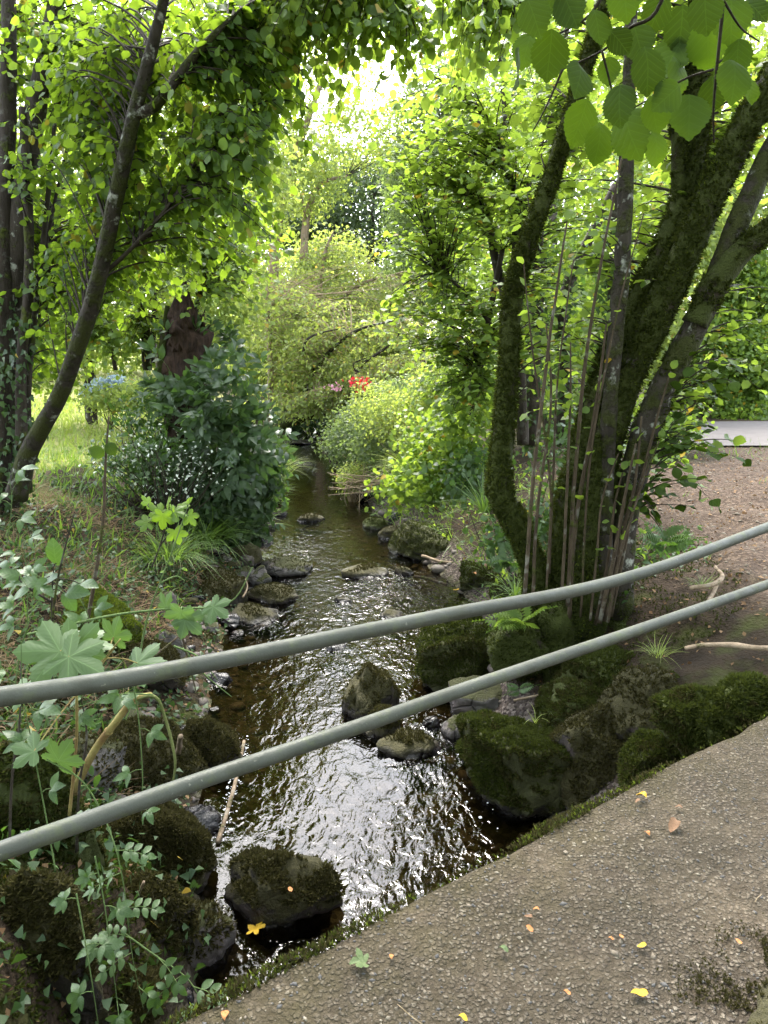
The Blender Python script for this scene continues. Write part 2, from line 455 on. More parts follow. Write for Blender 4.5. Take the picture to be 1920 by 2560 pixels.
def deck_mat():
    t = NT('worn_aggregate_surface')
    big = t.noise(1.6, 5, .6)
    base = t.ramp(big, [(.32, (.084, .063, .042)), (.7, (.138, .108, .076))])
    v = t.n('ShaderNodeTexVoronoi'); v.inputs['Scale'].default_value = 72; v.inputs['Randomness'].default_value = 1
    dq = t.n('ShaderNodeTexNoise'); dq.inputs['Scale'].default_value = 45; t.l(t.pos(), dq.inputs['Vector'])
    dm = t.n('ShaderNodeVectorMath', operation='MULTIPLY_ADD'); t.l(dq.outputs['Color'], dm.inputs[0]); dm.inputs[1].default_value = (.016, .016, .016); t.l(t.pos(), dm.inputs[2])
    t.l(dm.outputs[0], v.inputs['Vector'])
    g = t.xyz(v.outputs['Color'])[0]
    stone = t.ramp(g, [(0., (.040, .040, .042)), (.35, (.10, .083, .064)), (.75, (.175, .15, .118)), (.93, (.20, .17, .135)), (1., (.36, .325, .265))])
    k = t.ramp(v.outputs['Distance'], [(.30, 1.), (.56, 0.)])
    worn = t.ramp(t.noise(3.1, 5, .6), [(.36, .45), (.6, 1.)])
    col = t.mix(t.math('MULTIPLY', t.math('SUBTRACT', 1., k), worn), base, (.040, .031, .022))
    col = t.mix(t.math('MULTIPLY', k, t.math('MULTIPLY', worn, .72)), col, stone)
    v2 = t.voro(210)
    col = t.mix(t.ramp(v2, [(.07, .35), (.18, 0.)]), col, (.30, .26, .20))
    dirt = t.ramp(t.noise(26, 6, .7), [(.5, 0.), (.68, .85)])
    col = t.mix(dirt, col, (.050, .036, .022))
    at_ = t.n('ShaderNodeAttribute', attribute_name='edge')
    stain = t.ramp(t.noise(2.3, 6, .65), [(.48, 0.), (.66, .55)])
    col = t.mix(stain, col, (.060, .048, .033))
    em = t.math('MULTIPLY', at_.outputs['Fac'], t.ramp(t.noise(7, 5), [(.35, .25), (.65, 1.)]))
    col = t.mix(em, col, (.050, .042, .018))
    h = t.math('ADD', t.math('MULTIPLY', k, t.math('MULTIPLY', worn, 1.1)), t.math('SUBTRACT', t.noise(120, 3), t.math('MULTIPLY', dirt, .6)))
    return t.end(t.bsdf(col, .9, t.bump(h, 1.0, .010), .2))
M['deck'] = deck_mat()

def ground_mat():
    t = NT('woodland_ground')
    A = lambda n: t.n('ShaderNodeAttribute', attribute_name=n).outputs['Fac']
    soil = t.ramp(t.noise(6, 7, .65), [(.3, (.014, .010, .006)), (.7, (.045, .031, .018))])
    soil = t.mix(t.ramp(t.noise(3.1, 5), [(.5, 0.), (.62, .8)]), soil, (.045, .052, .012))
    v = t.n('ShaderNodeTexVoronoi'); v.inputs['Scale'].default_value = 38; t.l(t.pos(), v.inputs['Vector'])
    chips = t.ramp(t.xyz(v.outputs['Color'])[0], [(0., (.026, .019, .015)), (.6, (.070, .049, .035)), (1., (.16, .12, .09))])
    path = t.mix(.55, t.ramp(t.noise(5, 6, .65), [(.3, (.036, .023, .014)), (.7, (.080, .054, .036))]), chips)
    lawn = t.ramp(t.noise(9, 5), [(.3, (.14, .17, .04)), (.7, (.27, .26, .09))])
    v2 = t.n('ShaderNodeTexVoronoi'); v2.inputs['Scale'].default_value = 22; t.l(t.pos(), v2.inputs['Vector'])
    bed = t.ramp(t.xyz(v2.outputs['Color'])[1], [(0., (.022, .019, .013)), (.55, (.055, .047, .032)), (1., (.12, .105, .078))])
    bed = t.mix(t.ramp(t.noise(1.7, 4), [(.45, 0.), (.62, .6)]), bed, (.055, .062, .012))
    v3 = t.n('ShaderNodeTexVoronoi'); v3.inputs['Scale'].default_value = 45; t.l(t.pos(), v3.inputs['Vector'])
    grav = t.ramp(t.xyz(v3.outputs['Color'])[2], [(0., (.022, .017, .015)), (.7, (.085, .066, .055)), (1., (.18, .15, .13))])
    col = t.mix(A('path'), soil, path)
    col = t.mix(A('lawn'), col, lawn)
    col = t.mix(A('gravel'), col, grav)
    col = t.mix(A('bed'), col, bed)
    h = t.math('ADD', t.noise(24, 6, .7), t.math('MULTIPLY', v3.outputs['Distance'], -.5))
    return t.end(t.bsdf(col, .92, t.bump(h, .9, .03), .15))
M['ground'] = ground_mat()

def water_mat():
    t = NT('stream_water')
    sw = t.scalevec((1.0, .62, 1.0))
    n1 = t.noise(5.5, 2, .5, sw, .6)
    n2 = t.noise(13, 2, .5, sw, .9)
    n3 = t.noise(34, 2, .5, sw, .5)
    calm = t.n('ShaderNodeAttribute', attribute_name='riffle').outputs['Fac']
    h = t.math('ADD', t.math('MULTIPLY', n1, 1.1), t.math('ADD', t.math('MULTIPLY', n2, .66), t.math('MULTIPLY', n3, .15)))
    h = t.math('MULTIPLY', h, calm)
    b = t.bump(h, 1.0, .027)
    fr = t.n('ShaderNodeFresnel'); fr.inputs['IOR'].default_value = 1.34; t.l(b, fr.inputs['Normal'])
    gl = t.n('ShaderNodeBsdfGlossy'); gl.inputs['Roughness'].default_value = .03; t.l(b, gl.inputs['Normal'])
    gl.inputs['Color'].default_value = (1, 1, 1, 1)
    tr = t.n('ShaderNodeBsdfTransparent'); tr.inputs['Color'].default_value = (.36, .31, .19, 1)
    m = t.n('ShaderNodeMixShader'); t.l(fr.outputs[0], m.inputs[0]); t.l(tr.outputs[0], m.inputs[1]); t.l(gl.outputs[0], m.inputs[2])
    return t.end(m.outputs[0])
M['water'] = water_mat()

def flat(name, c, rough=.8, var=.3, sc=20):
    t = NT(name)
    col = t.mix(t.noise(sc, 4), tuple(q * (1 - var) for q in c), tuple(min(1, q * (1 + var)) for q in c))
    return t.end(t.bsdf(col, rough, t.bump(t.noise(sc * 3, 4), .4, .01), .3))
M['road'] = flat('pale_asphalt', (.115, .102, .095), .95, .35, 5)
M['stones'] = flat('pebbles', (.085, .07, .06), .7, .6, 15)
M['chips'] = flat('stone_chips', (.135, .112, .084), .85, .6, 40)
M['concrete'] = flat('old_concrete', (.12, .105, .085), .9, .4, 8)
M['foam'] = flat('water_foam', (.75, .76, .78), .5, .1, 40)
M['leaf_yellow'] = flat('fallen_yellow', (.46, .28, .02), .6, .25, 60)
M['leaf_orange'] = flat('fallen_orange', (.34, .14, .045), .65, .3, 60)
M['leaf_brown'] = flat('fallen_brown', (.145, .082, .045), .75, .35, 60)
M['leaf_green'] = flat('fallen_green', (.07, .10, .035), .6, .3, 60)

# ------------------------------------------------------------------ leaf shapes: unit length along +Y, facing +Z
def outline_leaf(half, teeth=0, depth=.03, fold=.16, curl=.12, rows=None):
    """half: (y, x) pairs from base to tip; a midrib fold, a bent tip, optional serration."""
    yy = np.array([h[0] for h in half]); xx = np.array([h[1] for h in half])
    if teeth:
        y = np.linspace(0, 1, teeth * 2 + 1)
        x = np.interp(y, yy, xx)
        x[1:-1] += depth * np.where(np.arange(1, len(y) - 1) % 2 == 1, 1, -.6) * np.minimum(1, x[1:-1] * 5)
        y = y + np.where(np.arange(len(y)) % 2 == 1, .015, 0); y[0], y[-1] = 0, 1
        yy, xx = y, x
    n = len(yy)
    def z(x, y): return fold * abs(x) - curl * (y - .35) ** 2 + .05 * math.sin(x * 7 + y * 5)
    V = [(0, y, z(0, y)) for y in yy]
    V += [(-x, y, z(-x, y)) for x, y in zip(xx[1:-1], yy[1:-1])]
    V += [(x, y, z(x, y)) for x, y in zip(xx[1:-1], yy[1:-1])]
    L, Rr = n, n + n - 2
    q, tr = [], []
    for k in range(1, n - 2):
        q += [(k, k + 1, L + k, L + k - 1), (k + 1, k, Rr + k - 1, Rr + k)]
    tr += [(0, 1, L), (1, 0, Rr), (n - 2, n - 1, L + n - 3), (n - 1, n - 2, Rr + n - 3)]
    return np.array(V), [np.array(q).reshape(-1, 4), np.array(tr)]
HZ = [(0, 0), (.06, .17), (.2, .33), (.42, .42), (.66, .38), (.85, .22), (.94, .07), (1, 0)]
T_HAZEL = outline_leaf([(0, 0), (.28, .40), (.74, .31), (1, 0)])
T_HAZEL_HI = [outline_leaf(HZ, 12, .03, f, c) for f, c in ((.18, .15), (.05, .35), (.30, -.1))]
T_LANCE = outline_leaf([(0, 0), (.32, .20), (.68, .17), (1, 0)], fold=.25, curl=.25)
T_LANCE_HI = [outline_leaf([(0, 0), (.1, .12), (.3, .22), (.55, .22), (.8, .12), (1, 0)], 12, .02, f, c) for f, c in ((.22, .2), (.3, .45), (.1, .1))]
T_OVAL_HI = [outline_leaf([(0, 0), (.08, .14), (.3, .27), (.6, .27), (.85, .15), (1, 0)], 9, .015, f, c) for f, c in ((.12, .12), (.25, .3))]
T_SMALL = (np.array([(0, 0, 0), (-.32, .5, .08), (0, .55, 0), (.32, .5, .08), (0, 1, -.08)]), [np.array([(0, 2, 1), (0, 3, 2), (1, 2, 4), (2, 3, 4)])])
T_DIA = (np.array([(0, 0, 0), (-.36, .5, .10), (.36, .5, .10), (0, 1, -.05)]), [np.array([(0, 2, 3), (0, 3, 1)])])
T_IVY = (np.array([(0, 0, 0), (-.42, .12, .05), (-.25, .45, .03), (0, 1, -.08), (.25, .45, .03), (.42, .12, .05), (0, .4, 0)]),
         [np.array([(0, 6, 1), (1, 6, 2), (2, 6, 3), (3, 6, 4), (4, 6, 5), (5, 6, 0)])])
def maple(lobes=5, seed=0):
    r = np.random.default_rng(seed)
    ang, rad = [], []
    tips = [(-116, .68), (-58, .92), (0, 1.), (58, .92), (116, .68)]
    for i, (a, l) in enumerate(tips):
        for da, k in ((-27, .54), (-23, .72), (-18, .80), (-15, .77), (-10, .90), (-7, .88), (0, 1), (7, .88), (10, .90), (15, .77), (18, .80), (23, .72), (27, .54)):
            ang.append(a + da); rad.append(l * k * (1 + r.normal(0, .025)))
    ang += [150, 180, -150]; rad += [.32, .12, .32]
    o = np.argsort(ang); ang = np.radians(np.array(ang)[o]); rad = np.array(rad)[o]
    x, y = np.sin(ang) * rad, np.cos(ang) * rad
    z = -.16 * rad ** 2 + .028 * np.cos(ang * 6) * rad + .03 * np.sin(x * 9)
    n = len(x)
    # inner ring for folds
    xi, yi = x * .5, y * .5
    zi = -.04 * rad ** 2 + .022 * np.cos(ang * 6.2) * rad
    V = np.vstack([np.stack([x, y, z], 1), np.stack([xi, yi, zi], 1), [[0, 0, 0]]]) + np.array([0, .12, 0])
    a = np.arange(n); b = (a + 1) % n
    return V * .75, [np.stack([a + n, a, b, b + n], 1)[:, ::-1], np.stack([np.full(n, 2 * n), a + n, b + n], 1)[:, ::-1]]
T_MAPLE = [maple(5, k) for k in range(4)]
def blade(bend, segs=5, w=.035, up=1.0):
    t = np.linspace(0, 1, segs + 1)
    y = t * (1 - .25 * bend * t); z = -bend * t ** 2.2 * .9
    ww = w * (1 - t ** 1.6) + .002
    V = np.vstack([np.stack([-ww, y, z + .3 * ww], 1), np.stack([ww, y, z + .3 * ww], 1)])
    k = np.arange(segs)
    return V, [np.stack([k, k + segs + 1, k + segs + 2, k + 1], 1)]
T_BLADE = [blade(b, 5, .013) for b in (.2, .55, .95)]
T_BLADE_S = [blade(b, 2, .05) for b in (.2, .6)]
T_STRAND = [blade(b, 3, .014) for b in (.3, .7, 1.0)]
def tuft():
    V, Fc = [], []
    for k in range(3):
        a = k * 2.1 + .3
        c, s_ = math.cos(a), math.sin(a)
        i = len(V)
        V += [(-.25 * s_, 0, .25 * c), (.25 * s_, 0, -.25 * c), (.55 * c, 1, .55 * s_)]
        Fc.append((i, i + 1, i + 2))
    return np.array(V), [np.array(Fc)]
T_TUFT = tuft()
ML = {}
def leaf_meshes(key, tms, mat):
    if key not in ML:
        ML[key] = []
        for tv in tms:
            g = Geo().add(tv[0], tv[1]); ML[key].append(g.mesh('leaf', mat))
    return ML[key]
HZ_MESH = lambda: leaf_meshes('hz', T_HAZEL_HI, M['hazel'])

# ------------------------------------------------------------------ the lie of the land
WL = -1.3
YS = [-2, 2, 2.7, 4, 5.7, 8, 10, 13, 19, 23, 28, 60]
LX = [-.95, -.92, -.85, -1.22, -1.55, -1.72, -1.85, -2.1, -2.65, -3.1, -3.7, -8]
RX = [1.2, 1.0, .95, .95, .62, .95, .45, -.2, -1.45, -2.15, -2.7, -7]
def Lx(y): return np.interp(y, YS, LX)
def Rx(y): return np.interp(y, YS, RX)
E0 = np.array([-.413, 1.497]); ED = unit(np.array([2.158, 1.448])); EN = np.array([ED[1], -ED[0]])   # bridge edge; EN points to the walker
def height(x, y):
    x, y = np.asarray(x, float), np.asarray(y, float)
    P = np.stack([x, y, np.zeros_like(x)], -1).reshape(-1, 3)
    wob = (fbm(P * 1.1, 3) * .35).reshape(x.shape)
    dl, dr = Lx(y) - x + wob * .5, x - Rx(y) + wob * .5
    left = np.interp(dl, [0, .15, .45, .9, 1.6, 2.6, 4.5, 9], [0, .08, .22, .50, .92, 1.20, 1.30, 1.34])
    near = np.clip((3.6 - y) / 1.6, 0, 1)                        # steeper beside the bridge
    left = left * (1 - near) + np.interp(dl, [0, .12, .3, .5, 1.2, 2.5], [0, .45, .85, 1.05, 1.25, 1.32]) * near
    bay = np.clip(1 - np.abs(y - 8.0) / 1.6, 0, 1)
    right = np.interp(dr, [0, .2, .5, .9, 1.5, 2.3, 4], [0, .10, .38, .72, 1.0, 1.2, 1.30])
    right = right * (1 - bay) + np.interp(dr, [0, .6, .9, 1.2, 1.8, 2.6, 4], [0, .10, .22, .65, 1.0, 1.2, 1.30]) * bay
    w = np.maximum(Rx(y) - Lx(y), .5)
    c = np.clip(np.minimum(-dl, -dr), 0, None)
    bed = -.05 - .17 * np.clip(c / .7, 0, 1)
    z = WL + np.where(dl > 0, left, np.where(dr > 0, right, bed))
    z = z + (fbm(P * 2.6, 4) * .10).reshape(x.shape) * np.where((dl > .3) | (dr > .3), 1, .35)
    s = (x - E0[0]) * EN[0] + (y - E0[1]) * EN[1]                 # on the walker's side of the edge: stay under the deck
    z = np.where(s > -.03, np.minimum(z, -.16), z)
    far = np.clip((y - 30) / 40, 0, 1)
    fr = np.clip((x - 4.2) / 1.2, 0, 1) * np.clip((y - 9) / 2, 0, 1)
    z = z * (1 - fr)
    return z + far * 2.0
def gz(x, y): return float(height(np.array([x]), np.array([y]))[0])
def ground_at(u, v, lo=1.5, hi=60):
    r = ray(u, v)
    ts = np.linspace(lo, hi, 1500)
    P = np.array([0, 0, EYE]) + ts[:, None] * r
    h = height(P[:, 0], P[:, 1])
    k = np.argmax(P[:, 2] < np.maximum(h, WL))
    return P[k]

def steps(*seg):
    out = [np.arange(a, b, d) for a, b, d in seg]
    return np.concatenate(out + [[seg[-1][1]]])
xs = steps((-300, -60, 40), (-60, -14, 4), (-14, -5, .4), (-5, 4.2, .075), (4.2, 9, .2), (9, 30, 2), (30, 300, 45))
ys = steps((-200, -10, 38), (-10, 1, .8), (1, 12, .075), (12, 30, .25), (30, 60, 3), (60, 500, 40))
X, Y = np.meshgrid(xs, ys)
Z = height(X, Y)
V = np.stack([X, Y, Z], -1).reshape(-1, 3)
nx, ny = len(xs), len(ys)
ii, jj = np.meshgrid(np.arange(nx - 1), np.arange(ny - 1))
q = (jj * nx + ii).ravel()
g = Geo().add(V, np.stack([q, q + 1, q + nx + 1, q + nx], 1))
ground = tag(obj('ground', g, M['ground']), kind='structure')
def attr(o, name, val):
    a = o.data.attributes.new(name, 'FLOAT', 'POINT'); a.data.foreach_set('value', np.asarray(val, np.float32).ravel())
wobn = fbm(V * .8, 3)
dr_ = V[:, 0] - Rx(V[:, 1]); dl_ = Lx(V[:, 1]) - V[:, 0]
path_m = np.clip((dr_ - 1.5 + wobn) * 1.6, 0, 1) * np.clip((11.5 - V[:, 1] + wobn * 3) * .5 + np.clip((V[:, 0] - 4.5), 0, 3), 0, 1)
lawn_m = np.clip((dl_ - 2.4 + wobn * 1.5) * 1.2, 0, 1) * np.clip((V[:, 1] - 9.0 + wobn * 2) * .7, 0, 1)
bed_m = (V[:, 2] < WL + .03) * 1.0
grav_m = np.clip((.38 - (V[:, 2] - WL)) * 8, 0, 1) * np.clip((dr_ + .05) * 10, 0, 1) * (V[:, 1] < 14)
for nme, val in (('path', path_m), ('lawn', lawn_m), ('gravel', grav_m), ('bed', bed_m)): attr(ground, nme, val)

# water: one sheet between the banks, with low riffles of its own
wy = steps((-2, 1.5, .2), (1.5, 11, .05), (11, 30, .15)); wx = np.linspace(0, 1, 90)
WX, WY = np.meshgrid(wx, wy)
WXX = (Lx(WY) - .45) + WX * (Rx(WY) - Lx(WY) + .9)
WP = np.stack([WXX, WY, np.zeros_like(WXX)], -1).reshape(-1, 3)
rif = np.clip(.42 + 1.7 * fbm(WP * np.array([.9, .45, 1]) + 3.1, 2), .10, 1.0)
edge_c = np.clip(np.minimum(WP[:, 0] - Lx(WP[:, 1]), Rx(WP[:, 1]) - WP[:, 0]) * 2.2, .12, 1)
rif = rif * edge_c * np.clip(1.9 - WP[:, 1] / 8.5, .16, 1)
WP[:, 2] = WL + rif * .011 * fbm(WP * np.array([5.5, 3.2, 1]), 3) + rif * .004 * vnoise(WP * np.array([15, 9, 1]))
nx2 = len(wx); a, b = np.meshgrid(np.arange(nx2 - 1), np.arange(len(wy) - 1)); q = (b * nx2 + a).ravel()
water = tag(obj('water', Geo().add(WP, np.stack([q, q + 1, q + nx2 + 1, q + nx2], 1)), M['water']), kind='structure')
attr(water, 'riffle', (.18 + .82 * rif) * (1 + 1.5 * np.exp(-((WP[:, 1] - 8.6) / 2.6) ** 2)))

# the lane beyond the path, on the right
rp = Geo()
rv = []
for i, x in enumerate(np.linspace(4.9, 60, 60)):
    w0 = 12.3 + .25 * math.sin(x * .7) + .05 * (x - 5); w1 = 16.3 + .15 * math.sin(x * .5) + .10 * (x - 5)
    rv += [(x, w0, .035), (x, (w0 + w1) / 2, .075), (x, w1, .035)]
k = np.arange(59) * 3
rp.add(rv, np.vstack([np.stack([k, k + 3, k + 4, k + 1], 1), np.stack([k + 1, k + 4, k + 5, k + 2], 1)]))
tag(obj('road', rp, M['road']), kind='structure')

# ------------------------------------------------------------------ bridge deck
br = thing('bridge', 'low bridge with a worn pebbly deck and mossy edge across the stream', 'bridge', (E0[0], E0[1], 0))
sa = np.concatenate([np.arange(-5, -2, .15), np.arange(-2, 4, .04), np.arange(4, 9.01, .15)]); sb = np.concatenate([[0, .004, .012, .03], np.arange(.06, 2.4, .055), np.arange(2.4, 4.7, .2)])
SA, SB = np.meshgrid(sa, sb)
rag = .035 * fbm(np.stack([SA * 4, SA * 0, SA * 0], -1).reshape(-1, 3), 4).reshape(SA.shape) * np.exp(-SB * 9)
DX = E0[0] + ED[0] * SA + EN[0] * (SB + rag); DY = E0[1] + ED[1] * SA + EN[1] * (SB + rag)
DZ = np.interp(SB, [0, .004, .012, .03, .06, 5], [-.035, -.018, -.008, -.002, 0, .01])
PP = np.stack([DX, DY, SA * 0], -1).reshape(-1, 3)
DZ = DZ + (.008 * fbm(PP * 3, 4)).reshape(SA.shape)
V = np.stack([DX, DY, DZ], -1).reshape(-1, 3); nA, nB = len(sa), len(sb)
a, b = np.meshgrid(np.arange(nA - 1), np.arange(nB - 1)); q = (b * nA + a).ravel()
g = Geo().add(V, np.stack([q, q + nA, q + nA + 1, q + 1], 1)[:, ::-1])
deck = obj('deck', g, M['deck'], br)
attr(deck, 'edge', np.clip(np.interp(SB, [0, .04, .16, .5, .9], [1, .75, .42, .18, 0]) + .35 * (np.exp(-((SA + .3) / 1.0) ** 2)) * np.exp(-SB * 1.6), 0, 1))
# the slab's side and underside
pr = np.array([(.0, -.03), (.012, -.16), (.02, -.34), (.3, -.36), (4.5, -.36)])
V2 = []
for s_ in sa[::3]:
    for (o_, z_) in pr:
        w_ = .02 * float(fbm(np.array([[s_ * 3, z_ * 9, 2.]]), 3)[0])
        V2.append((E0[0] + ED[0] * s_ + EN[0] * (o_ + w_), E0[1] + ED[1] * s_ + EN[1] * (o_ + w_), z_))
n5 = len(pr); c = np.arange(len(sa[::3]) - 1)[:, None] * n5; d = np.arange(n5 - 1)[None]
obj('slab_side', Geo().add(V2, np.stack([c + d, c + d + 1, c + n5 + d + 1, c + n5 + d], -1).reshape(-1, 4)), M['concrete'], br)
# stone chips bedded in the surface
n = 11000
s_ = R.uniform(-.6, 3.4, n); t_ = R.uniform(.03, 2.2, n) ** 1.0
P = np.stack([E0[0] + ED[0] * s_ + EN[0] * t_, E0[1] + ED[1] * s_ + EN[1] * t_, np.full(n, .0015)], 1)
P[:, 2] += .008 * fbm(np.stack([P[:, 0], P[:, 1], P[:, 0] * 0], 1) * 3, 4) + np.interp(t_, [0, 5], [0, .01]) - .001
tv0 = OCT[0] * np.array([.62, 1, .34])
gs = [Geo(), Geo(), Geo()]
sz = R.gamma(3, .0012, n) + .0016
for k in range(3):
    mk = (np.arange(n) % 8 < 1) if k == 1 else (np.arange(n) % 8 < 5) & (np.arange(n) % 8 > 0) if k == 0 else np.arange(n) % 8 >= 5
    gs[k].scatter((tv0, [OCT[1]]), P[mk], unit(np.stack([R.normal(size=mk.sum()), R.normal(size=mk.sum()), R.normal(0, .1, mk.sum())], 1)), np.tile([0, 0, 1.], (mk.sum(), 1)) + R.normal(0, .15, (mk.sum(), 3)), sz[mk])
gg = Geo()
for k in range(3): gg.add(np.concatenate(gs[k].V), gs[k].F, k)
M['chip_light'] = flat('pale_chips', (.20, .172, .130), .85, .5, 40); M['chip_dark'] = flat('dark_chips', (.075, .072, .070), .8, .5, 40)
obj('stone_chips', gg, [M['chips'], M['chip_light'], M['chip_dark']], br, kind='stuff')

def moss_tufts(P, N, size, mat, parent, name='moss', n_keep=None):
    g = Geo()
    k = len(P)
    D = unit(unit(N) + R.normal(0, .45, (k, 3)) + np.array([0, 0, .25]))
    g.scatter(T_TUFT, P, D, R.normal(size=(k, 3)), np.asarray(size) * R.uniform(.6, 1.4, k), 0, False)
    return obj(name, g, mat, parent, kind='stuff')

# moss along the bridge edge
n = 15000
s_ = R.uniform(-1.6, 3.6, n)
den = np.clip(.30 + 2.2 * fbm(np.stack([s_ * 3.3, s_ * 0, s_ * 0], 1), 3), .06, 1)
keep = R.random(n) < den * .75; s_, den = s_[keep], den[keep]; n = len(s_)
off = -np.abs(R.normal(0, .022, n)) * den + R.uniform(-.01, .045, n) * den
zz = -.012 - np.clip(-off * .9, 0, .12) + R.uniform(-.03, .012, n) + .02 * den
P = np.stack([E0[0] + ED[0] * s_ + EN[0] * off, E0[1] + ED[1] * s_ + EN[1] * off, zz], 1)
Nn = np.tile(np.array([-EN[0], -EN[1], 1.0]), (n, 1))
h = n // 2
moss_tufts(P[:h], Nn[:h], .011, M['moss_brown'], br, 'edge_moss')
moss_tufts(P[h:h + h // 2], Nn[h:h + h // 2], .011, M['moss_tuft'], br, 'edge_moss')
moss_tufts(P[h + h // 2:h + h // 2 + h // 4], Nn[h + h // 2:h + h // 2 + h // 4], .010, M['moss_bright'], br, 'edge_moss')
# dark moss spreading over the near corner of the deck
n = 1500
c = onz(1590, 2150, 0)[:2]
q2 = np.concatenate([c + R.normal(0, 1, (n // 2, 2)) * [.09, .05], onz(1640, 2060, 0)[:2] + R.normal(0, 1, (n // 2, 2)) * [.05, .04]])
q2 = q2[fbm(np.column_stack([q2 * 14, q2[:, 0] * 0]), 3) > -.02]; n = len(q2)
P = np.column_stack([q2, np.full(n, .004)])
moss_tufts(P, np.tile([0, 0, 1.], (n, 1)), .008, M['moss_brown'], br, 'deck_moss')

# ------------------------------------------------------------------ handrail: two bent pipes on posts beside the deck edge
def on_edge(u, v, off=-.04):
    r = ray(u, v)
    e = E0 + EN * off
    t = ((e - 0) @ EN) / (r[:2] @ EN)
    return np.array([0, 0, EYE]) + r * t
rail = thing('railing', 'grey green two pipe handrail bent along the edge of the bridge', 'railing', (E0[0] - EN[0] * .04, E0[1] - EN[1] * .04, 0))
TOP = [(0, 1505), (150, 1484), (300, 1460), (450, 1432), (600, 1402), (750, 1371), (880, 1345), (1000, 1321), (1120, 1300), (1230, 1279), (1340, 1252), (1450, 1217), (1560, 1176), (1659, 1138)]
LOW = [(0, 1839), (200, 1768), (400, 1697), (600, 1629), (800, 1560), (1000, 1489), (1200, 1421), (1350, 1370), (1500, 1318), (1659, 1262)]
ends = []
for pts, r_, lab in ((TOP, .0205, 'darker upper pipe, bent upward towards the right'), (LOW, .0205, 'lower pipe with green algae and chipped paint')):
    W = np.array([on_edge(*p) for p in pts])
    # smooth out the wobble of the reading
    s0 = W[0] + (W[0] - W[2]) * 1.1; s1 = W[-1] + (W[-1] - W[-3]) * 1.2
    C = spline(np.vstack([s0, W, s1]), 160)
    for _ in range(30): C[1:-1] = (C[:-2] + 2 * C[1:-1] + C[2:]) / 4
    obj('rail', Geo().add(*tube(C, r_, 20)), M['pipe'], rail, label=lab)
    ends.append((C[3], C[-4]))
for k in (0, 1):
    p = ends[0][k]
    q_ = np.array([p[0], p[1], 0])
    z0 = -.3 if k else -.5
    obj('post', Geo().add(*tube(np.array([[p[0], p[1], z0], [p[0], p[1], (z0 + p[2]) / 2], [p[0], p[1], p[2] + .02]]) - np.append(EN * .045, 0), .022, 16)), M['pipe'], rail)

# ------------------------------------------------------------------ rocks
def rock_shape(sub, seed, dims, cuts=11, rough=.20):
    r = np.random.default_rng(seed)
    V, Fc = ICO[sub]
    V = V * (1 + .45 * fbm(V * 1.1 + seed * 3.3, 3))[:, None]
    for _ in range(cuts):
        n = unit(r.normal(size=3)); d = r.uniform(.62, .88)
        e = V @ n - d
        V = V - np.where(e > 0, e, 0)[:, None] * n * .92
    V = V * (1 + rough * fbm(V * 3.2 + seed, 4) + .05 * fbm(V * 9 + seed, 3))[:, None]
    return V * np.asarray(dims) / 2 / .86, Fc

def vert_normals(V, Fc):
    n = np.cross(V[Fc[:, 1]] - V[Fc[:, 0]], V[Fc[:, 2]] - V[Fc[:, 0]])
    return n, np.linalg.norm(n, axis=1) / 2
def surf_sample(V, Fc, k):
    n, a = vert_normals(V, Fc)
    i = R.choice(len(Fc), k, p=a / a.sum())
    w = R.dirichlet((1, 1, 1), k)
    return (V[Fc[i]] * w[..., None]).sum(1), unit(n[i])

ROCKS = []
def rock(u, vb, w, hpx, mat, label, zb=WL, tufts=0, tmat='moss_brown', depth=.85, sub=3, group=None, cuts=11, tsize=.022, sink=.35, name='rock', tilt=0):
    p = onz(u, vb, zb)
    s = np.linalg.norm(ray(u, vb)) * p[1] / ray(u, vb)[1]
    k = mpp(s)
    W = w * k; D = W * depth
    sn = (EYE - zb) / s                                      # how steeply one looks down on it
    H = max((hpx * k - D * sn * .72) / math.sqrt(1 - sn * sn), .38 * hpx * k)
    i = len(ROCKS)
    tot = H * (1 + sink) + .12
    c = np.array([p[0], p[1] + D * .45, zb + H - tot / 2])
    V, Fc = rock_shape(sub, i + 1, (W * 1.05, D, tot), cuts)
    a = i * 2.39 % .9 - .45
    ro = np.array([[math.cos(a), -math.sin(a), 0], [math.sin(a), math.cos(a), 0], [0, 0, 1]])
    V = V @ ro.T
    if tilt: V[:, 2] += V[:, 0] * tilt
    # keep the lowest front face near the reading
    V = V + c
    b = np.array([c[0], c[1], V[:, 2].min()])
    if tufts:
        t = thing(name, label, 'rock', b, group)
        obj('stone', Geo().add(V, Fc), M[mat], t)
        P, N = surf_sample(V, Fc, int(tufts * 2.6))
        m = fbm(P * 4.5, 4)
        kp = (N[:, 2] * .8 + m * 1.5 > (-.28 if tmat != 'moss_brown' else .06)) & (P[:, 2] > WL + .07)
        tufts = int(tufts * 1.3)
        if kp.sum(): moss_tufts(P[kp][:tufts] - N[kp][:tufts] * .002, N[kp][:tufts], tsize, M[tmat], t)
        kq = kp & (m + .5 * N[:, 2] < .12)                      # brown moss mixed in, mostly on the steeper faces
        if tmat == 'moss_tuft' and kq.sum(): moss_tufts(P[kq][-tufts // 2:], N[kq][-tufts // 2:], tsize * .9, M['moss_brown'], t)
        o = t
    else:
        o = solo(name, Geo().add(V, Fc), M[mat], label, 'rock', b, group)
    ROCKS.append(o)
    return V, Fc

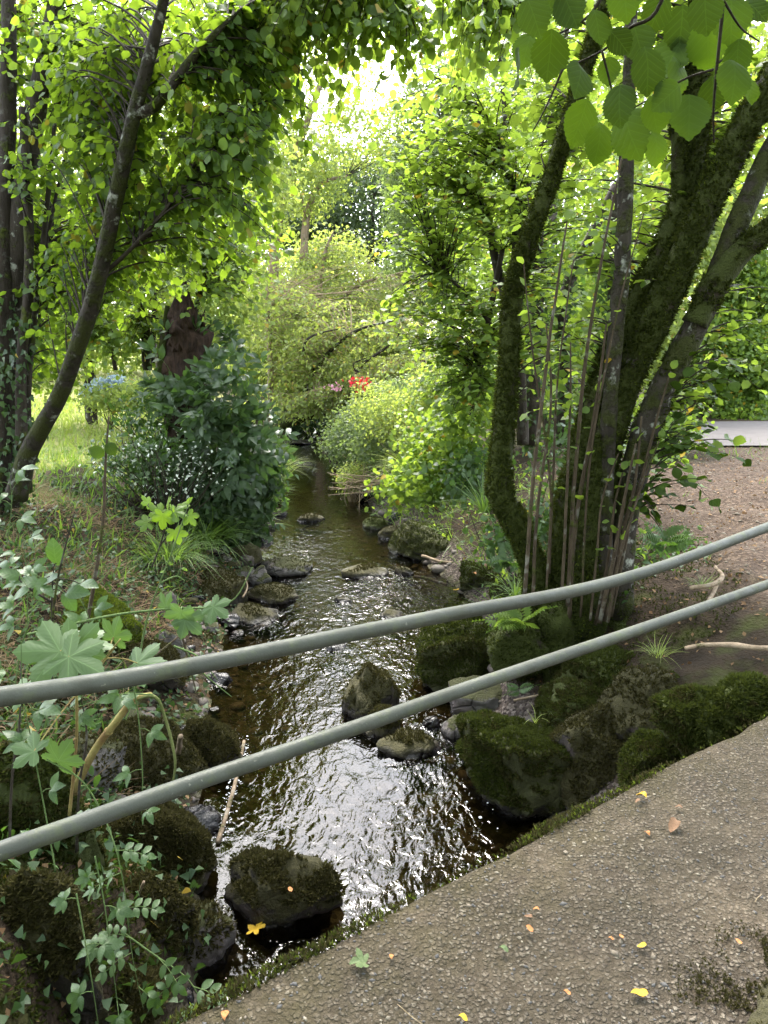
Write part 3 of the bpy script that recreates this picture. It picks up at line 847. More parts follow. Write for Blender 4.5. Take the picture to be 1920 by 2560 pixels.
rock(1132, 1752, 218, 190, 'rock_moss', 'largest dark mossy boulder, its foot in the water beside the bridge edge', tufts=7000, tmat='moss_tuft', sub=4, sink=.2)
rock(1325, 1772, 200, 225, 'rock_brownmoss', 'mossy boulder with a bare grey top between the largest boulder and the bridge', tufts=3200, tmat='moss_brown', sub=4, sink=.15, depth=.8)
rock(1275, 1600, 165, 130, 'rock_green', 'bright mossy boulder sitting above the largest boulder below the hazel roots', -.95, tufts=4200, tmat='moss_tuft', sub=4)
rock(1000, 1495, 205, 165, 'rock_moss', 'tall wedge of mossy rock between the two rails on the right shore', tufts=6000, tmat='moss_tuft', sub=4, depth=.7)
rock(1060, 1552, 190, 85, 'rock_bare', 'bare grey slab of rock below the tall mossy wedge', sub=4, depth=.6, cuts=14)
rock(797, 1553, 105, 122, 'rock_brownmoss', 'steep pyramid shaped mossy rock standing alone in midstream', tufts=2600, sub=4, cuts=12)
rock(823, 1592, 72, 62, 'rock_brownmoss', 'small mossy rock touching the foot of the midstream pyramid rock', tufts=900)
rock(885, 1635, 112, 62, 'rock_brownmoss', 'low dark rock with split mossy top right of the midstream pyramid', tufts=900, cuts=12)
rock(985, 1592, 50, 40, 'rock_bare', 'small bare purple grey stone in shallow water by the largest boulder')
rock(932, 1570, 34, 22, 'rock_wet', 'small wet stone just under the lower rail in the shallows')
rock(1010, 1625, 40, 20, 'rock_wet', 'flat wet stone at the near corner of the largest boulder')
rock(598, 1998, 196, 138, 'rock_brownmoss', 'squat brown mossy boulder in the current nearest the bridge, with an orange leaf', tufts=5200, sub=4, depth=.75)
rock(300, 1975, 195, 215, 'rock_brownmoss', 'large rounded mossy boulder on the left waterline below the lower rail', tufts=6500, sub=4, sink=.1)
rock(428, 1805, 72, 58, 'rock_wet', 'black wet wedge of stone at the tip of the left boulder', cuts=14)
rock(445, 1665, 140, 105, 'rock_brownmoss', 'rounded mossy boulder on the left bank between the rails', tufts=3500, sub=4)
rock(290, 1715, 215, 165, 'rock_brownmoss', 'broad brown mossy boulder behind the thick broken stalk', -1.25, tufts=4500, sub=4)
rock(415, 1562, 56, 34, 'rock_pale', 'pale purple grey stone at the left water edge above the rounded boulder')
rock(380, 1548, 74, 52, 'rock_bare', 'dark grey stone at the left water edge beside the pale one')
rock(395, 2105, 130, 120, 'rock_bare', 'reddish brown rock with mossy crest on the lower left waterline', sub=4, tufts=900)
rock(245, 2120, 185, 170, 'rock_brownmoss', 'mossy rock under the rose leaves on the lower left bank', -1.15, tufts=3500, sub=4)
rock(360, 2195, 72, 55, 'rock_wet', 'wet shiny black stone at the bottom left in shallow water', cuts=6)
rock(180, 2240, 190, 110, 'rock_brownmoss', 'mossy rock at the bottom left corner below the vines', -1.0, tufts=2500, sub=4)
rock(370, 1925, 26, 30, 'rock_wet', 'small wet pebble in the side channel near the left boulder')
rock(440, 2010, 30, 26, 'rock_wet', 'small dark stone poking out left of the squat boulder')
rock(622, 1243, 95, 42, 'rock_bare', 'flat topped grey ledge rock pointing into the stream', tufts=250, cuts=14, tsize=.02)
rock(594, 1302, 98, 42, 'rock_brownmoss', 'mossy hump of rock in front of the grey ledge', tufts=1200, tsize=.018)
rock(537, 1348, 135, 42, 'rock_brownmoss', 'long low mossy rock on the left shallows, nearest of the low ones', tufts=1500, tsize=.018)
rock(777, 1249, 92, 34, 'rock_brownmoss', 'low mossy rock alone in the middle of the riffles', tufts=1000, tsize=.02)
rock(740, 1302, 38, 16, 'rock_brownmoss', 'tiny mossy rock breaking the surface in mid riffle', tufts=200, tsize=.015)
rock(850, 1338, 64, 20, 'rock_brownmoss', 'small flat mossy rock just above the upper rail', tufts=300, tsize=.015)
rock(722, 1402, 66, 22, 'rock_wet', 'dark wet rock peeping out under the upper rail')
rock(455, 1318, 135, 85, 'rock_brownmoss', 'round mossy boulder at the left bank foot below the grass tuft', tufts=3000, sub=4, tsize=.018)
rock(481, 1243, 62, 34, 'rock_pale', 'rounded pale grey stone at the foot of the grass tuft')
rock(523, 1258, 52, 30, 'rock_bare', 'grey stone wedged between the pale stone and the ledge')
rock(505, 1275, 50, 24, 'rock_brownmoss', 'small brown stone in front of the pale grey stone', tufts=150)
rock(555, 1262, 44, 34, 'rock_bare', 'stone with orange leaf joining the grey ledge')
rock(525, 1225, 60, 52, 'rock_brownmoss', 'dark mossy stone below the ivy curtain')
rock(548, 1285, 46, 22, 'rock_wet', 'wet stone in the gap behind the mossy hump')
rock(345, 1345, 60, 60, 'rock_bare', 'bare rounded stone low on the left bank slope', -1.05)
rock(350, 1382, 58, 40, 'rock_pale', 'pale flat stone low on the left bank under the long stem', -1.15)
rock(425, 1405, 80, 40, 'rock_brownmoss', 'flat mossy stone on the left shore with pale leaves', tufts=600)
rock(360, 1440, 52, 70, 'rock_bare', 'upright grey stone behind the big lobed leaves', -1.2)
rock(400, 1440, 40, 26, 'rock_wet', 'small wet stone on the left shore beside the upright stone')
rock(405, 1475, 60, 22, 'rock_bare', 'flat thin stone on the left shore above the upper rail')
rock(664, 1127, 58, 20, 'rock_brownmoss', 'low tan mossy rock in the calm pool', tufts=500, tsize=.022)
rock(562, 1172, 46, 24, 'rock_wet', 'dark low rock at the foot of the ivy curtain')
rock(578, 1140, 40, 20, 'rock_pale', 'pale stone on the left edge of the calm pool')
rock(598, 1115, 40, 18, 'rock_bare', 'brown flat stone at the upper left of the pool')
rock(588, 1085, 36, 40, 'rock_brownmoss', 'small rock under the hanging grass beyond the pool', tufts=150, tsize=.02)
rock(935, 1212, 150, 90, 'rock_moss', 'large sloping mossy boulder on the right bank across from the ledge', tufts=3600, tmat='moss_tuft', sub=4, tsize=.018)
rock(990, 1222, 78, 55, 'rock_moss', 'dark rounded mossy rock beside the large sloping boulder', tufts=900, tsize=.016)
rock(1055, 1262, 130, 52, 'rock_moss', 'flat mossy slab at the back of the gravel shore', -1.15, tufts=1500, tmat='moss_tuft', cuts=14)
rock(1118, 1300, 85, 62, 'rock_moss', 'mossy stone beside the bent mossy trunk', -1.1, tufts=900, tmat='moss_tuft')
rock(964, 1232, 34, 22, 'rock_bare', 'small dark stone at the edge of the gravel shore')
rock(872, 1242, 36, 24, 'rock_brownmoss', 'small mossy stone standing in water off the gravel shore', tufts=150)
rock(845, 1165, 56, 30, 'rock_brownmoss', 'mossy stone under the leafy bank right of the pool', tufts=300, tsize=.018)
rock(812, 1142, 56, 28, 'rock_green', 'greenest low stone at the right rim of the pool', tufts=400, tmat='moss_tuft', tsize=.02)
rock(857, 1130, 40, 34, 'rock_wet', 'smooth dark stone on the right rim of the pool')
rock(893, 1172, 42, 34, 'rock_brownmoss', 'stone in shade left of the large sloping boulder', tufts=150)
rock(790, 1082, 70, 30, 'rock_wet', 'dark rock under the heap of dead reeds')
rock(655, 1005, 44, 10, 'rock_wet', 'flat far rock in the narrow upper stream')
rock(640, 960, 66, 14, 'rock_wet', 'rock ledge making a small fall in the upper stream')
rock(655, 925, 46, 26, 'rock_moss', 'far mossy boulder in the dark gap upstream')
rock(1420, 1600, 190, 150, 'rock_brownmoss', 'dark recessed boulder under the overhanging right bank', -.80, sub=4, tufts=1500)
rock(1435, 1690, 120, 95, 'rock_moss', 'mossy stone tucked between the bridge edge and dark boulder', -.60, tufts=2600, tmat='moss_tuft')
rock(1555, 1610, 150, 105, 'rock_green', 'bright mossy mound beside the bridge edge at the right', -.30, tufts=4500, tmat='moss_tuft', sub=4)
rock(1640, 1545, 120, 70, 'rock_green', 'mossy hump at the right border behind the bridge edge', -.12, tufts=2200, tmat='moss_tuft')
rock(1330, 1500, 190, 100, 'rock_green', 'mossy ledge of soil and stone below the hazel roots', -.75, tufts=3800, tmat='moss_tuft', sub=4)
rock(1160, 1500, 70, 45, 'rock_bare', 'grey stone in the gap right of the tall mossy wedge', -1.15)
rock(1120, 1540, 62, 34, 'rock_bare', 'flat grey stone beside the bare slab', -1.2)
rock(1110, 1400, 90, 60, 'rock_pale', 'pale dry stone at the back of the tall mossy wedge', -1.0)
rock(180, 1395, 150, 120, 'rock_green', 'rounded mossy mound on the left bank slope', -.75, tufts=5000, tmat='moss_bright', sub=4)
rock(290, 1480, 160, 100, 'rock_brownmoss', 'dark mossy bank stone behind the lobed leaves', -1.0, tufts=2500, sub=4)
rock(165, 1690, 130, 90, 'rock_bare', 'grey stone in the left bank beside the thick stalk', -.85, tufts=500)
rock(60, 1960, 190, 260, 'rock_green', 'steep mossy bank rock at the left border under vines', -.75, tufts=5200, tmat='moss_tuft', sub=4, depth=.5)
rock(60, 2230, 200, 230, 'rock_brownmoss', 'lowest mossy bank rock at the left border', -.85, tufts=4200, sub=4, depth=.5)
rock(250, 1010, 110, 34, 'rock_bare', 'low dark stone row end beyond the leaning hazel', -.2)

# rough block at the near right corner of the deck
p = onz(1640, 2200, 0)
Vb, Fb = rock_shape(4, 777, (.50, .24, .16), 10, .26)
Vb = Vb @ np.array([[ED[0], ED[1], 0], [-ED[1], ED[0], 0], [0, 0, 1]]) + p + np.array([.10, -.06, -.02])
t = thing('stone_block', 'rough mossy grey stone block at the near corner of the deck', 'stone block', (p[0], p[1], 0))
obj('stone', Geo().add(Vb, Fb), M['rock_brownmoss'], t)
P, N = surf_sample(Vb, Fb, 3000)
kp = (fbm(P * 7, 4) > -.3)
moss_tufts(P[kp], N[kp], .010, M['moss_brown'], t)
# ------------------------------------------------------------------ trees: stems, branches grown out to the foliage, leaves on their twigs
UP = np.array([0, 0, 1.])
OV_N = 360
ROOF_N = 260
def bez(a, b, c, n=9):
    t = np.linspace(0, 1, n)[:, None]
    return a * (1 - t) ** 2 + 2 * b * t * (1 - t) + c * t ** 2
class Sites:
    def __init__(s): s.P, s.T, s.K = [], [], []
    def along(s, pts, t0, spacing):
        seg = np.linalg.norm(np.diff(pts, axis=0), axis=1); L = np.concatenate([[0], np.cumsum(seg)])
        if L[-1] < 1e-3: return
        d = np.arange(L[-1] * t0, L[-1] + 1e-6, spacing)
        d = d + R.uniform(-.3, .3, len(d)) * spacing
        d = np.append(np.clip(d, 0, L[-1]), L[-1])
        P = np.stack([np.interp(d, L, pts[:, k]) for k in range(3)], 1)
        T = unit(np.stack([np.interp(d + .01, L, pts[:, k]) - np.interp(d - .01, L, pts[:, k]) for k in range(3)], 1) + 1e-9)
        k = np.where((np.arange(len(d)) + R.integers(2)) % 2 == 0, 1., -1.); k[-1] = 0
        s.P.append(P); s.T.append(T); s.K.append(k)
    def get(s):
        return np.concatenate(s.P), np.concatenate(s.T), np.concatenate(s.K)

def blob_points(blobs):
    out = []
    for (u, v, y, ru, rv, ry, n) in blobs:
        c = at(u, v, y); k = mpp(y)
        d = unit(R.normal(size=(n, 3)))
        d = d * (R.random((n, 1)) ** .5) * (1 + .75 * fbm(d * 1.9 + u * .013, 3))[:, None] * np.where(R.random((n, 1)) < .16, 1.4, 1)
        out.append(c + d * np.array([ru * k, ry, rv * k]))
    return np.concatenate(out)

def grow(stems, targets, spacing=.075, leafy=.9, droop=.2, sides_per_m=5, r0=.010, side_len=(.18, .42), low=.25):
    Q = np.concatenate([s[0][int(len(s[0]) * low):] for s in stems])
    tw, st = Geo(), Sites()
    for p in targets:
        d = np.linalg.norm(Q - p, axis=1)
        c = d + 1.4 * np.clip(Q[:, 2] - p[2] + .25 * d, 0, None) + R.random(len(Q)) * .3
        a = Q[np.argmin(c)]
        L = np.linalg.norm(p - a)
        mid = a + (p - a) * .5 + np.array([0, 0, .16 * L]) + R.normal(0, .07, 3) * L
        B = bez(a, mid, p)
        B[:, 2] -= droop * L * np.linspace(0, 1, 9) ** 3 * .35
        tw.add(*tube(B, [min(r0, .004 + L * .008), .0022], 4, cap=False))
        t0 = max(0, 1 - leafy / max(L, .01))
        st.along(B, t0, spacing)
        m = int(min(L, leafy) * sides_per_m)
        for k in range(m):
            t = t0 + (1 - t0) * (k + R.random()) / m
            i = min(int(t * 8), 7); q = B[i] + (B[i + 1] - B[i]) * (t * 8 - i)
            T = unit(B[i + 1] - B[i])
            sd_ = unit(np.cross(T, UP) + 1e-6) * (1 if k % 2 else -1)
            l = R.uniform(*side_len)
            e = q + unit(T * .6 + sd_ * .9 + R.normal(0, .3, 3)) * l - UP * droop * l * .6
            S = bez(q, (q + e) / 2 + UP * .12 * l, e, 5)
            tw.add(*tube(S, [.0026, .0014], 3, cap=False))
            st.along(S, .15, spacing)
    return tw, st

def orient(P, T, K, droop, flat_=1.0, tilt=.35):
    n = len(P)
    sd_ = unit(np.cross(T, UP) + R.normal(0, .05, (n, 3)))
    D = unit(T * (.55 + (K == 0)[:, None] * .6) + sd_ * K[:, None] * .85 - UP * droop + R.normal(0, tilt * .7, (n, 3)))
    N = UP * flat_ + R.normal(0, tilt, (n, 3))
    return D, N
def foliage(parent, P, D, N, S, lo, hi_meshes, mat, keep=300, min_px=5.2, name='leaf'):
    """the leaves that show largest become parts of their own, the rest one mass of the same leaves"""
    S = np.broadcast_to(np.asarray(S, float), (len(P),)).copy()
    pr_ = project(P)
    px = S / pr_[:, 2] * F_PX
    vis = (pr_[:, 0] > -15) & (pr_[:, 0] < 1675) & (pr_[:, 1] > -15) & (pr_[:, 1] < 2225) & (px > min_px) & (pr_[:, 2] > .05)
    idx = np.where(vis)[0]
    idx = idx[np.argsort(-px[idx])][:keep] if hi_meshes is not None else idx[:0]
    rest = np.setdiff1d(np.arange(len(P)), idx)
    if len(idx): part_copies(name, hi_meshes, P[idx], D[idx], N[idx], S[idx], parent)
    if len(rest): obj('foliage', Geo().scatter(lo, P[rest], D[rest], N[rest], S[rest]), mat, parent, kind='stuff')

def stem3(pts, n=36):
    return spline(np.array([at(*p) for p in pts]), n)
def tree(name, label, cat, stems, blobs, lmat, lsize=.09, droop=.25, flat_=1.0, tilt=.4, bark='bark', spacing=.075, leafy=.9, keep=300, group=None,
         sides=5, lo=T_HAZEL, hi=T_HAZEL_HI, hikey=None, sides_n=12, lump=.16, low=.25, twigmat='twig', base=None, stemname='trunk', r0=.010, min_px=5.2, dens=1.6, side_l=(.18, .42)):
    """stems: (points, radii, bark, label)"""
    SS = []
    for s in stems:
        C = stem3(s[0]) if not isinstance(s[0], np.ndarray) else s[0]
        SS.append((C, s[1], s[2] if len(s) > 2 and s[2] else bark, s[3] if len(s) > 3 else None))
    b = base if base is not None else SS[0][0][0]
    t = thing(name, label, cat, b, group)
    for i, (C, r_, m, lab) in enumerate(SS):
        obj(stemname if r_[0] > .03 or i == 0 else 'limb', Geo().add(*tube(C, r_, sides_n if r_[0] > .05 else 8, lump, i + len(label))), M[m], t, label=lab)
    if blobs:
        T_ = blob_points([(*q_[:6], int(q_[6] * dens)) for q_ in blobs])
        tw, st = grow(SS, T_, spacing, leafy, droop, sides, low=low, r0=r0, side_len=side_l)
        obj('twigs', tw, M[twigmat], t, kind='stuff')
        P, T, K = st.get()
        D, N = orient(P, T, K, droop, flat_, tilt)
        foliage(t, P, D, N, lsize * R.uniform(.55, 1.15, len(P)), lo, leaf_meshes(hikey or ('hi_' + lmat), hi, M[lmat]) if hi else None, M[lmat], keep, min_px)
    return t, SS
def bark_moss_tufts(t, SS, which, n, size, mat='moss_tuft', zmax=9, bias=.0):
    for i in which:
        C, r_ = SS[i][0], SS[i][1]
        V, Fs = tube(C, r_, 14, .16, i)
        Fq = Fs[0]; tri = np.vstack([Fq[:, [0, 1, 2]], Fq[:, [0, 2, 3]]])
        P, N = surf_sample(V, tri, n)
        N = unit(N); cc = C[np.argmin(np.linalg.norm(P[:, None] - C[None], axis=2), 1)] if n < 9000 else None
        if cc is not None: N = unit(P - cc)
        k = (fbm(P * 6, 4) + bias > -.05) & (P[:, 2] < zmax)
        moss_tufts(P[k], N[k], size, M[mat], t)

# leaning hazel on the left bank and the stems round it
leanA = [([(35, 1075, 7.3), (60, 980, 7.2), (130, 850, 6.9), (200, 650, 6.5), (250, 430, 6.2), (290, 245, 6.0), (330, 100, 5.9), (358, -20, 5.8), (380, -160, 5.8)], [.115, .092, .080, .070, .062, .053, .043, .036, .03], 'bark_half'),
         ([(292, 248, 6.0), (335, 228, 5.95), (375, 180, 5.9), (440, 98, 5.9), (520, 20, 5.9)], [.044, .040, .036, .030, .010], 'bark_half', 'thick side limb forking right'),
         ([(215, 600, 6.45), (300, 520, 6.3), (390, 410, 6.2), (440, 325, 6.2)], [.02, .017, .014, .008], 'twig')]
tree('hazel_tree', 'leaning hazel with lichen spotted bark and a fork, rooted on the left bank', 'tree', leanA,
     [(330, 120, 7.1, 210, 150, .7, 62), (490, 270, 6.0, 110, 150, .4, 44), (545, 120, 6.5, 120, 90, .6, 34), (400, 400, 7.0, 150, 110, .6, 30), (590, 60, 6.8, 90, 70, .5, 20), (250, 330, 7.4, 170, 170, .6, 40), (200, 520, 7.6, 130, 110, .5, 24)],
     'hazel', .088, dens=1.7, droop=.75, flat_=.35, tilt=.55, lump=.10, spacing=.08, leafy=.8, sides=4)
leftB = [([(12, 1090, 7.6), (18, 850, 7.6), (28, 650, 7.6), (62, 330, 7.5), (112, 60, 7.4), (140, -150, 7.3)], [.16, .12, .105, .10, .08, .06], 'bark'),
         ([(0, 1080, 7.5), (6, 800, 7.5), (8, 500, 7.5), (18, 200, 7.5), (20, -120, 7.5)], [.14, .10, .085, .075, .06], 'bark_dark'),
         ([(48, 1060, 7.4), (46, 800, 7.4), (62, 620, 7.4), (60, 420, 7.4), (49, 232, 7.4)], [.07, .052, .048, .045, .038], 'bark_dark', 'dead broken off stem'),
         ([(62, 1060, 7.5), (62, 820, 7.5), (85, 600, 7.5), (108, 380, 7.5), (125, 180, 7.5)], [.04, .032, .028, .024, .015], 'bark'),
         ([(40, 1000, 7.7), (95, 560, 7.8), (160, 250, 7.9)], [.028, .02, .01], 'bark_dark')]
hb, hbS = tree('hazel_tree', 'clump of dark upright hazel stems at the left edge with one broken off stem', 'tree', leftB,
     [(80, 160, 8.2, 170, 200, .6, 62), (40, 500, 8.4, 110, 180, .5, 34), (210, 60, 7.6, 170, 90, .6, 44), (170, 520, 8.6, 120, 140, .6, 40), (60, 740, 8.5, 90, 110, .4, 16), (60, 60, 7.2, 90, 60, .3, 10), (20, 330, 7.0, 50, 90, .2, 6)],
     'hazel', .088, dens=1.7, droop=.6, flat_=.4, tilt=.55, spacing=.085, leafy=.8, sides=4)
# ivy on the foot of the clump
P = np.concatenate([s[0][R.integers(0, 14, 260)] for s in hbS[:3]]) + R.normal(0, .10, (780, 3))
P[:, 1] -= .05
N = unit(np.stack([R.normal(0, .6, 780), -np.ones(780), R.normal(.3, .5, 780)], 1))
g = thing('ivy', 'dark ivy climbing the foot of the left hazel clump', 'ivy', (P[0][0], P[0][1], P[:, 2].min()))
foliage(g, P, np.stack([R.normal(0, .6, 780), R.normal(0, .2, 780), -np.ones(780)], 1), N, R.uniform(.04, .085, 780), T_IVY, leaf_meshes('ivy', [T_IVY], M['ivy']), M['ivy'], 300)

midl = [([(318, 800, 10.8), (312, 700, 10.8), (292, 600, 10.8), (270, 520, 10.8), (300, 350, 10.6)], [.075, .065, .055, .045, .02], 'bark_half'),
        ([(330, 790, 10.9), (335, 640, 11), (365, 480, 11), (400, 330, 11)], [.04, .035, .028, .012], 'bark'),
        ([(250, 800, 11), (215, 640, 11), (150, 480, 11)], [.035, .028, .012], 'bark_dark'),
        ([(410, 740, 11), (440, 590, 11), (480, 460, 11)], [.045, .035, .014], 'bark_half')]
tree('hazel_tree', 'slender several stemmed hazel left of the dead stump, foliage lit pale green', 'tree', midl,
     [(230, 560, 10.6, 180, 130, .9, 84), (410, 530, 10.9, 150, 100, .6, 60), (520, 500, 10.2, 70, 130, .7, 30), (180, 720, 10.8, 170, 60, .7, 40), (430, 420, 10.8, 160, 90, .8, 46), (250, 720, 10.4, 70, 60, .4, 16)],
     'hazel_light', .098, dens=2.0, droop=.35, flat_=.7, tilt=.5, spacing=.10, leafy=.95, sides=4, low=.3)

# middle hazel on the right bank
rm = [([(1085, 940, 8.6), (1092, 800, 8.6), (1108, 640, 8.6), (1118, 500, 8.6), (1105, 400, 8.6), (1060, 270, 8.5), (990, 195, 8.4), (950, 175, 8.3)], [.085, .075, .068, .06, .045, .03, .02, .01], 'bark_half'),
      ([(1118, 500, 8.6), (1150, 370, 8.6), (1195, 250, 8.6), (1215, 130, 8.6), (1240, -60, 8.6)], [.05, .042, .035, .028, .02], 'bark_half'),
      ([(1105, 420, 8.6), (1095, 330, 8.6), (1085, 180, 8.7), (1075, 90, 8.7)], [.04, .03, .022, .014], 'bark'),
      ([(1130, 960, 8.8), (1118, 760, 8.8), (1070, 560, 8.8), (1050, 450, 8.8)], [.075, .065, .05, .03], 'bark_dark'),
      ([(1020, 900, 8.7), (1045, 740, 8.7), (1085, 540, 8.7)], [.05, .042, .03], 'bark_dark'),
      ([(1085, 740, 8.6), (1030, 660, 8.4), (980, 610, 8.2), (945, 590, 8.1)], [.025, .02, .014, .006], 'twig')]
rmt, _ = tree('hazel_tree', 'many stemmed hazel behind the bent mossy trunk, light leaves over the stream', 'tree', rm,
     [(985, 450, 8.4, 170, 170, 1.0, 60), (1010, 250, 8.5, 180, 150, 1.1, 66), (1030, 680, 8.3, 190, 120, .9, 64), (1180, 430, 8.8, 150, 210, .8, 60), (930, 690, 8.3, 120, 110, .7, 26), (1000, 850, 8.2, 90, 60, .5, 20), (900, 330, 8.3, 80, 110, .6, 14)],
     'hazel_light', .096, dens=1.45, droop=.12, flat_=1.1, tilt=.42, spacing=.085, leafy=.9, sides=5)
# boughs that hang in from the top, over the stream
tb = [([(620, -420, 6.0), (680, -260, 6.2), (760, -120, 6.5), (860, -40, 6.8)], [.05, .04, .025, .01], 'bark'),
      ([(760, -120, 6.5), (960, -90, 6.6), (1120, -30, 6.8)], [.025, .018, .008], 'bark')]
tall = np.array([[-3.9, 5.2, -.1], [-3.7, 5.3, 2.2], [-3.2, 5.6, 4.4], [-2.4, 5.9, 5.6]])
tb.insert(0, (spline(np.vstack([tall, at(620, -420, 6.0)]), 40), [.16, .13, .11, .08, .05], 'bark'))
tree('overhanging_hazel', 'hazel whose boughs hang down from above the top of the view over the stream', 'tree', tb,
     [(700, 25, 6.6, 130, 55, .5, 24), (860, 45, 6.8, 120, 60, .5, 28), (1010, 55, 6.9, 120, 75, .5, 30), (600, -10, 6.2, 130, 60, .6, 20), (700, 120, 6.8, 50, 50, .3, 6), (1120, 40, 7.0, 60, 60, .4, 8)],
     'hazel_light', .10, droop=.55, flat_=.5, tilt=.5, spacing=.08, leafy=.7, sides=4, base=(-3.9, 5.2, -.2))
oht = bpy.data.objects['overhanging_hazel']                   # unseen upper crown, added to shade the bridge and the near banks
oC = spline(np.array([[-3.2, 5.6, 4.4], [-2.6, 5.4, 6.0], [-1.4, 5.2, 7.2], [.4, 5.0, 7.6]]), 30)
oC2 = spline(np.array([[-1.4, 5.2, 7.2], [.8, 5.6, 7.4], [2.8, 5.6, 7.2]]), 20)
for c_ in (oC, oC2): obj('limb', Geo().add(*tube(c_, [.09, .06, .03], 8, .12, 3)), M['bark'], oht)
tw, st = grow([(oC, 0), (oC2, 0)], np.array([-2.2, .8, 5.4]) + R.random((ROOF_N, 3)) * np.array([7.0, 4.6, 2.6]), .11, 1.2, .3, 4, low=0)
obj('twigs', tw, M['twig'], oht, kind='stuff')
P, T, K = st.get(); D, N = orient(P, T, K, .4, .8, .5)
foliage(oht, P, D, N, .145 * R.uniform(.6, 1.15, len(P)), T_DIA, None, M['hazel'])

# ------------------------------------------------------------------ the big mossy coppice on the right bank
y0 = 5.25
cp = [([(1255, 1360, y0), (1265, 1200, y0), (1295, 1010, y0 + .05), (1345, 830, y0 + .1), (1420, 680, y0 + .1), (1490, 520, y0 + .1), (1580, 330, y0 + .1), (1660, 190, y0 + .1), (1760, 20, y0 + .1), (1830, -120, y0 + .1)], [.19, .15, .13, .12, .112, .104, .10, .09, .075, .055], 'bark_moss', 'thickest leaning stem, shaggy with moss'),
      ([(1225, 1340, y0 + .05), (1225, 1150, y0 + .1), (1268, 950, y0 + .15), (1330, 760, y0 + .2), (1410, 600, y0 + .25), (1470, 460, y0 + .3), (1500, 320, y0 + .35), (1508, 150, y0 + .4), (1510, -80, y0 + .45)], [.15, .12, .115, .11, .10, .09, .085, .07, .05], 'bark_moss'),
      ([(1330, 1330, y0 + .05), (1345, 1150, y0 + .05), (1385, 960, y0), (1440, 820, y0), (1525, 660, y0), (1600, 470, y0), (1665, 330, y0), (1760, 150, y0)], [.125, .105, .10, .092, .085, .075, .07, .055], 'bark_half', 'barer grey stem on the outer side'),
      ([(1500, 700, y0 - .02), (1560, 590, y0 - .05), (1640, 510, y0 - .1), (1760, 430, y0 - .15)], [.095, .085, .078, .06], 'bark_moss', 'side limb reaching right'),
      ([(1300, 1300, y0 - .1), (1308, 1050, y0 - .05), (1325, 760, y0), (1345, 560, y0), (1352, 350, y0 + .05), (1360, 120, y0 + .1), (1368, -80, y0 + .1)], [.07, .055, .058, .056, .05, .042, .034], 'bark_half', 'straight upright pole'),
      ([(1165, 1310, y0 + .05), (1150, 1215, y0 + .05), (1105, 1110, y0 + .05), (1078, 1055, y0 + .1), (1086, 950, y0 + .2), (1100, 780, y0 + .25), (1108, 640, y0 + .3), (1140, 520, y0 + .3), (1195, 370, y0 + .35), (1250, 190, y0 + .4), (1300, 30, y0 + .4), (1340, -120, y0 + .4)], [.11, .092, .088, .100, .078, .072, .070, .064, .058, .05, .044, .03], 'bark_moss', 'bent mossy stem with an elbow low down'),
      ([(1460, 640, y0 + .3), (1468, 480, y0 + .3), (1465, 300, y0 + .3), (1450, 100, y0 + .35)], [.07, .055, .05, .035], 'bark_moss')]
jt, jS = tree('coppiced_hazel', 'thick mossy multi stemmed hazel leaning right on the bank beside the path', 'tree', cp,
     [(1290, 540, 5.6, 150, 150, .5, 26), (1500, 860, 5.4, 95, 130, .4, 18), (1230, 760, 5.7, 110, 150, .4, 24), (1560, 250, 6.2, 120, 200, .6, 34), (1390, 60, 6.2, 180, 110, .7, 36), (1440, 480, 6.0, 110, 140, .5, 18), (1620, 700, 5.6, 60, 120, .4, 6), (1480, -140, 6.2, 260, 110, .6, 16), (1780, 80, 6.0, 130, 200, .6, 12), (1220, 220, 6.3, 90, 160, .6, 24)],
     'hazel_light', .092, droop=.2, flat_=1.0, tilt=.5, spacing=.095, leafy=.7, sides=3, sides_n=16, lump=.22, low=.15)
bark_moss_tufts(jt, jS, [0, 1, 5], 8500, .027, 'moss_tuft', 4.2, .30)
bark_moss_tufts(jt, jS, [2, 3, 6], 2600, .022, 'moss_tuft', 4.2, -.08)
bark_moss_tufts(jt, jS, [0, 5], 1800, .017, 'moss_bright', 3.4, -.1)
# mossy root plate
rb = jS[0][0][0]
for k, (du, dv, w, hh) in enumerate(((1130, 1395, .42, .26), (1240, 1430, .50, .30), (1350, 1380, .42, .20), (1190, 1350, .40, .34), (1400, 1345, .36, .12))):
    p = at(du, dv, y0 - .12 + .03 * k)
    V, Fc = rock_shape(3, 300 + k, (w, .5, hh + .25), 4, .22)
    V = V + p + np.array([0, .12, -.06])
    obj('root', Geo().add(V, Fc), M['bark_moss'], jt)
    P, N = surf_sample(V, Fc, 2600)
    kp = fbm(P * 6, 3) > -.15
    moss_tufts(P[kp], N[kp], .017, M['moss_tuft'], jt)
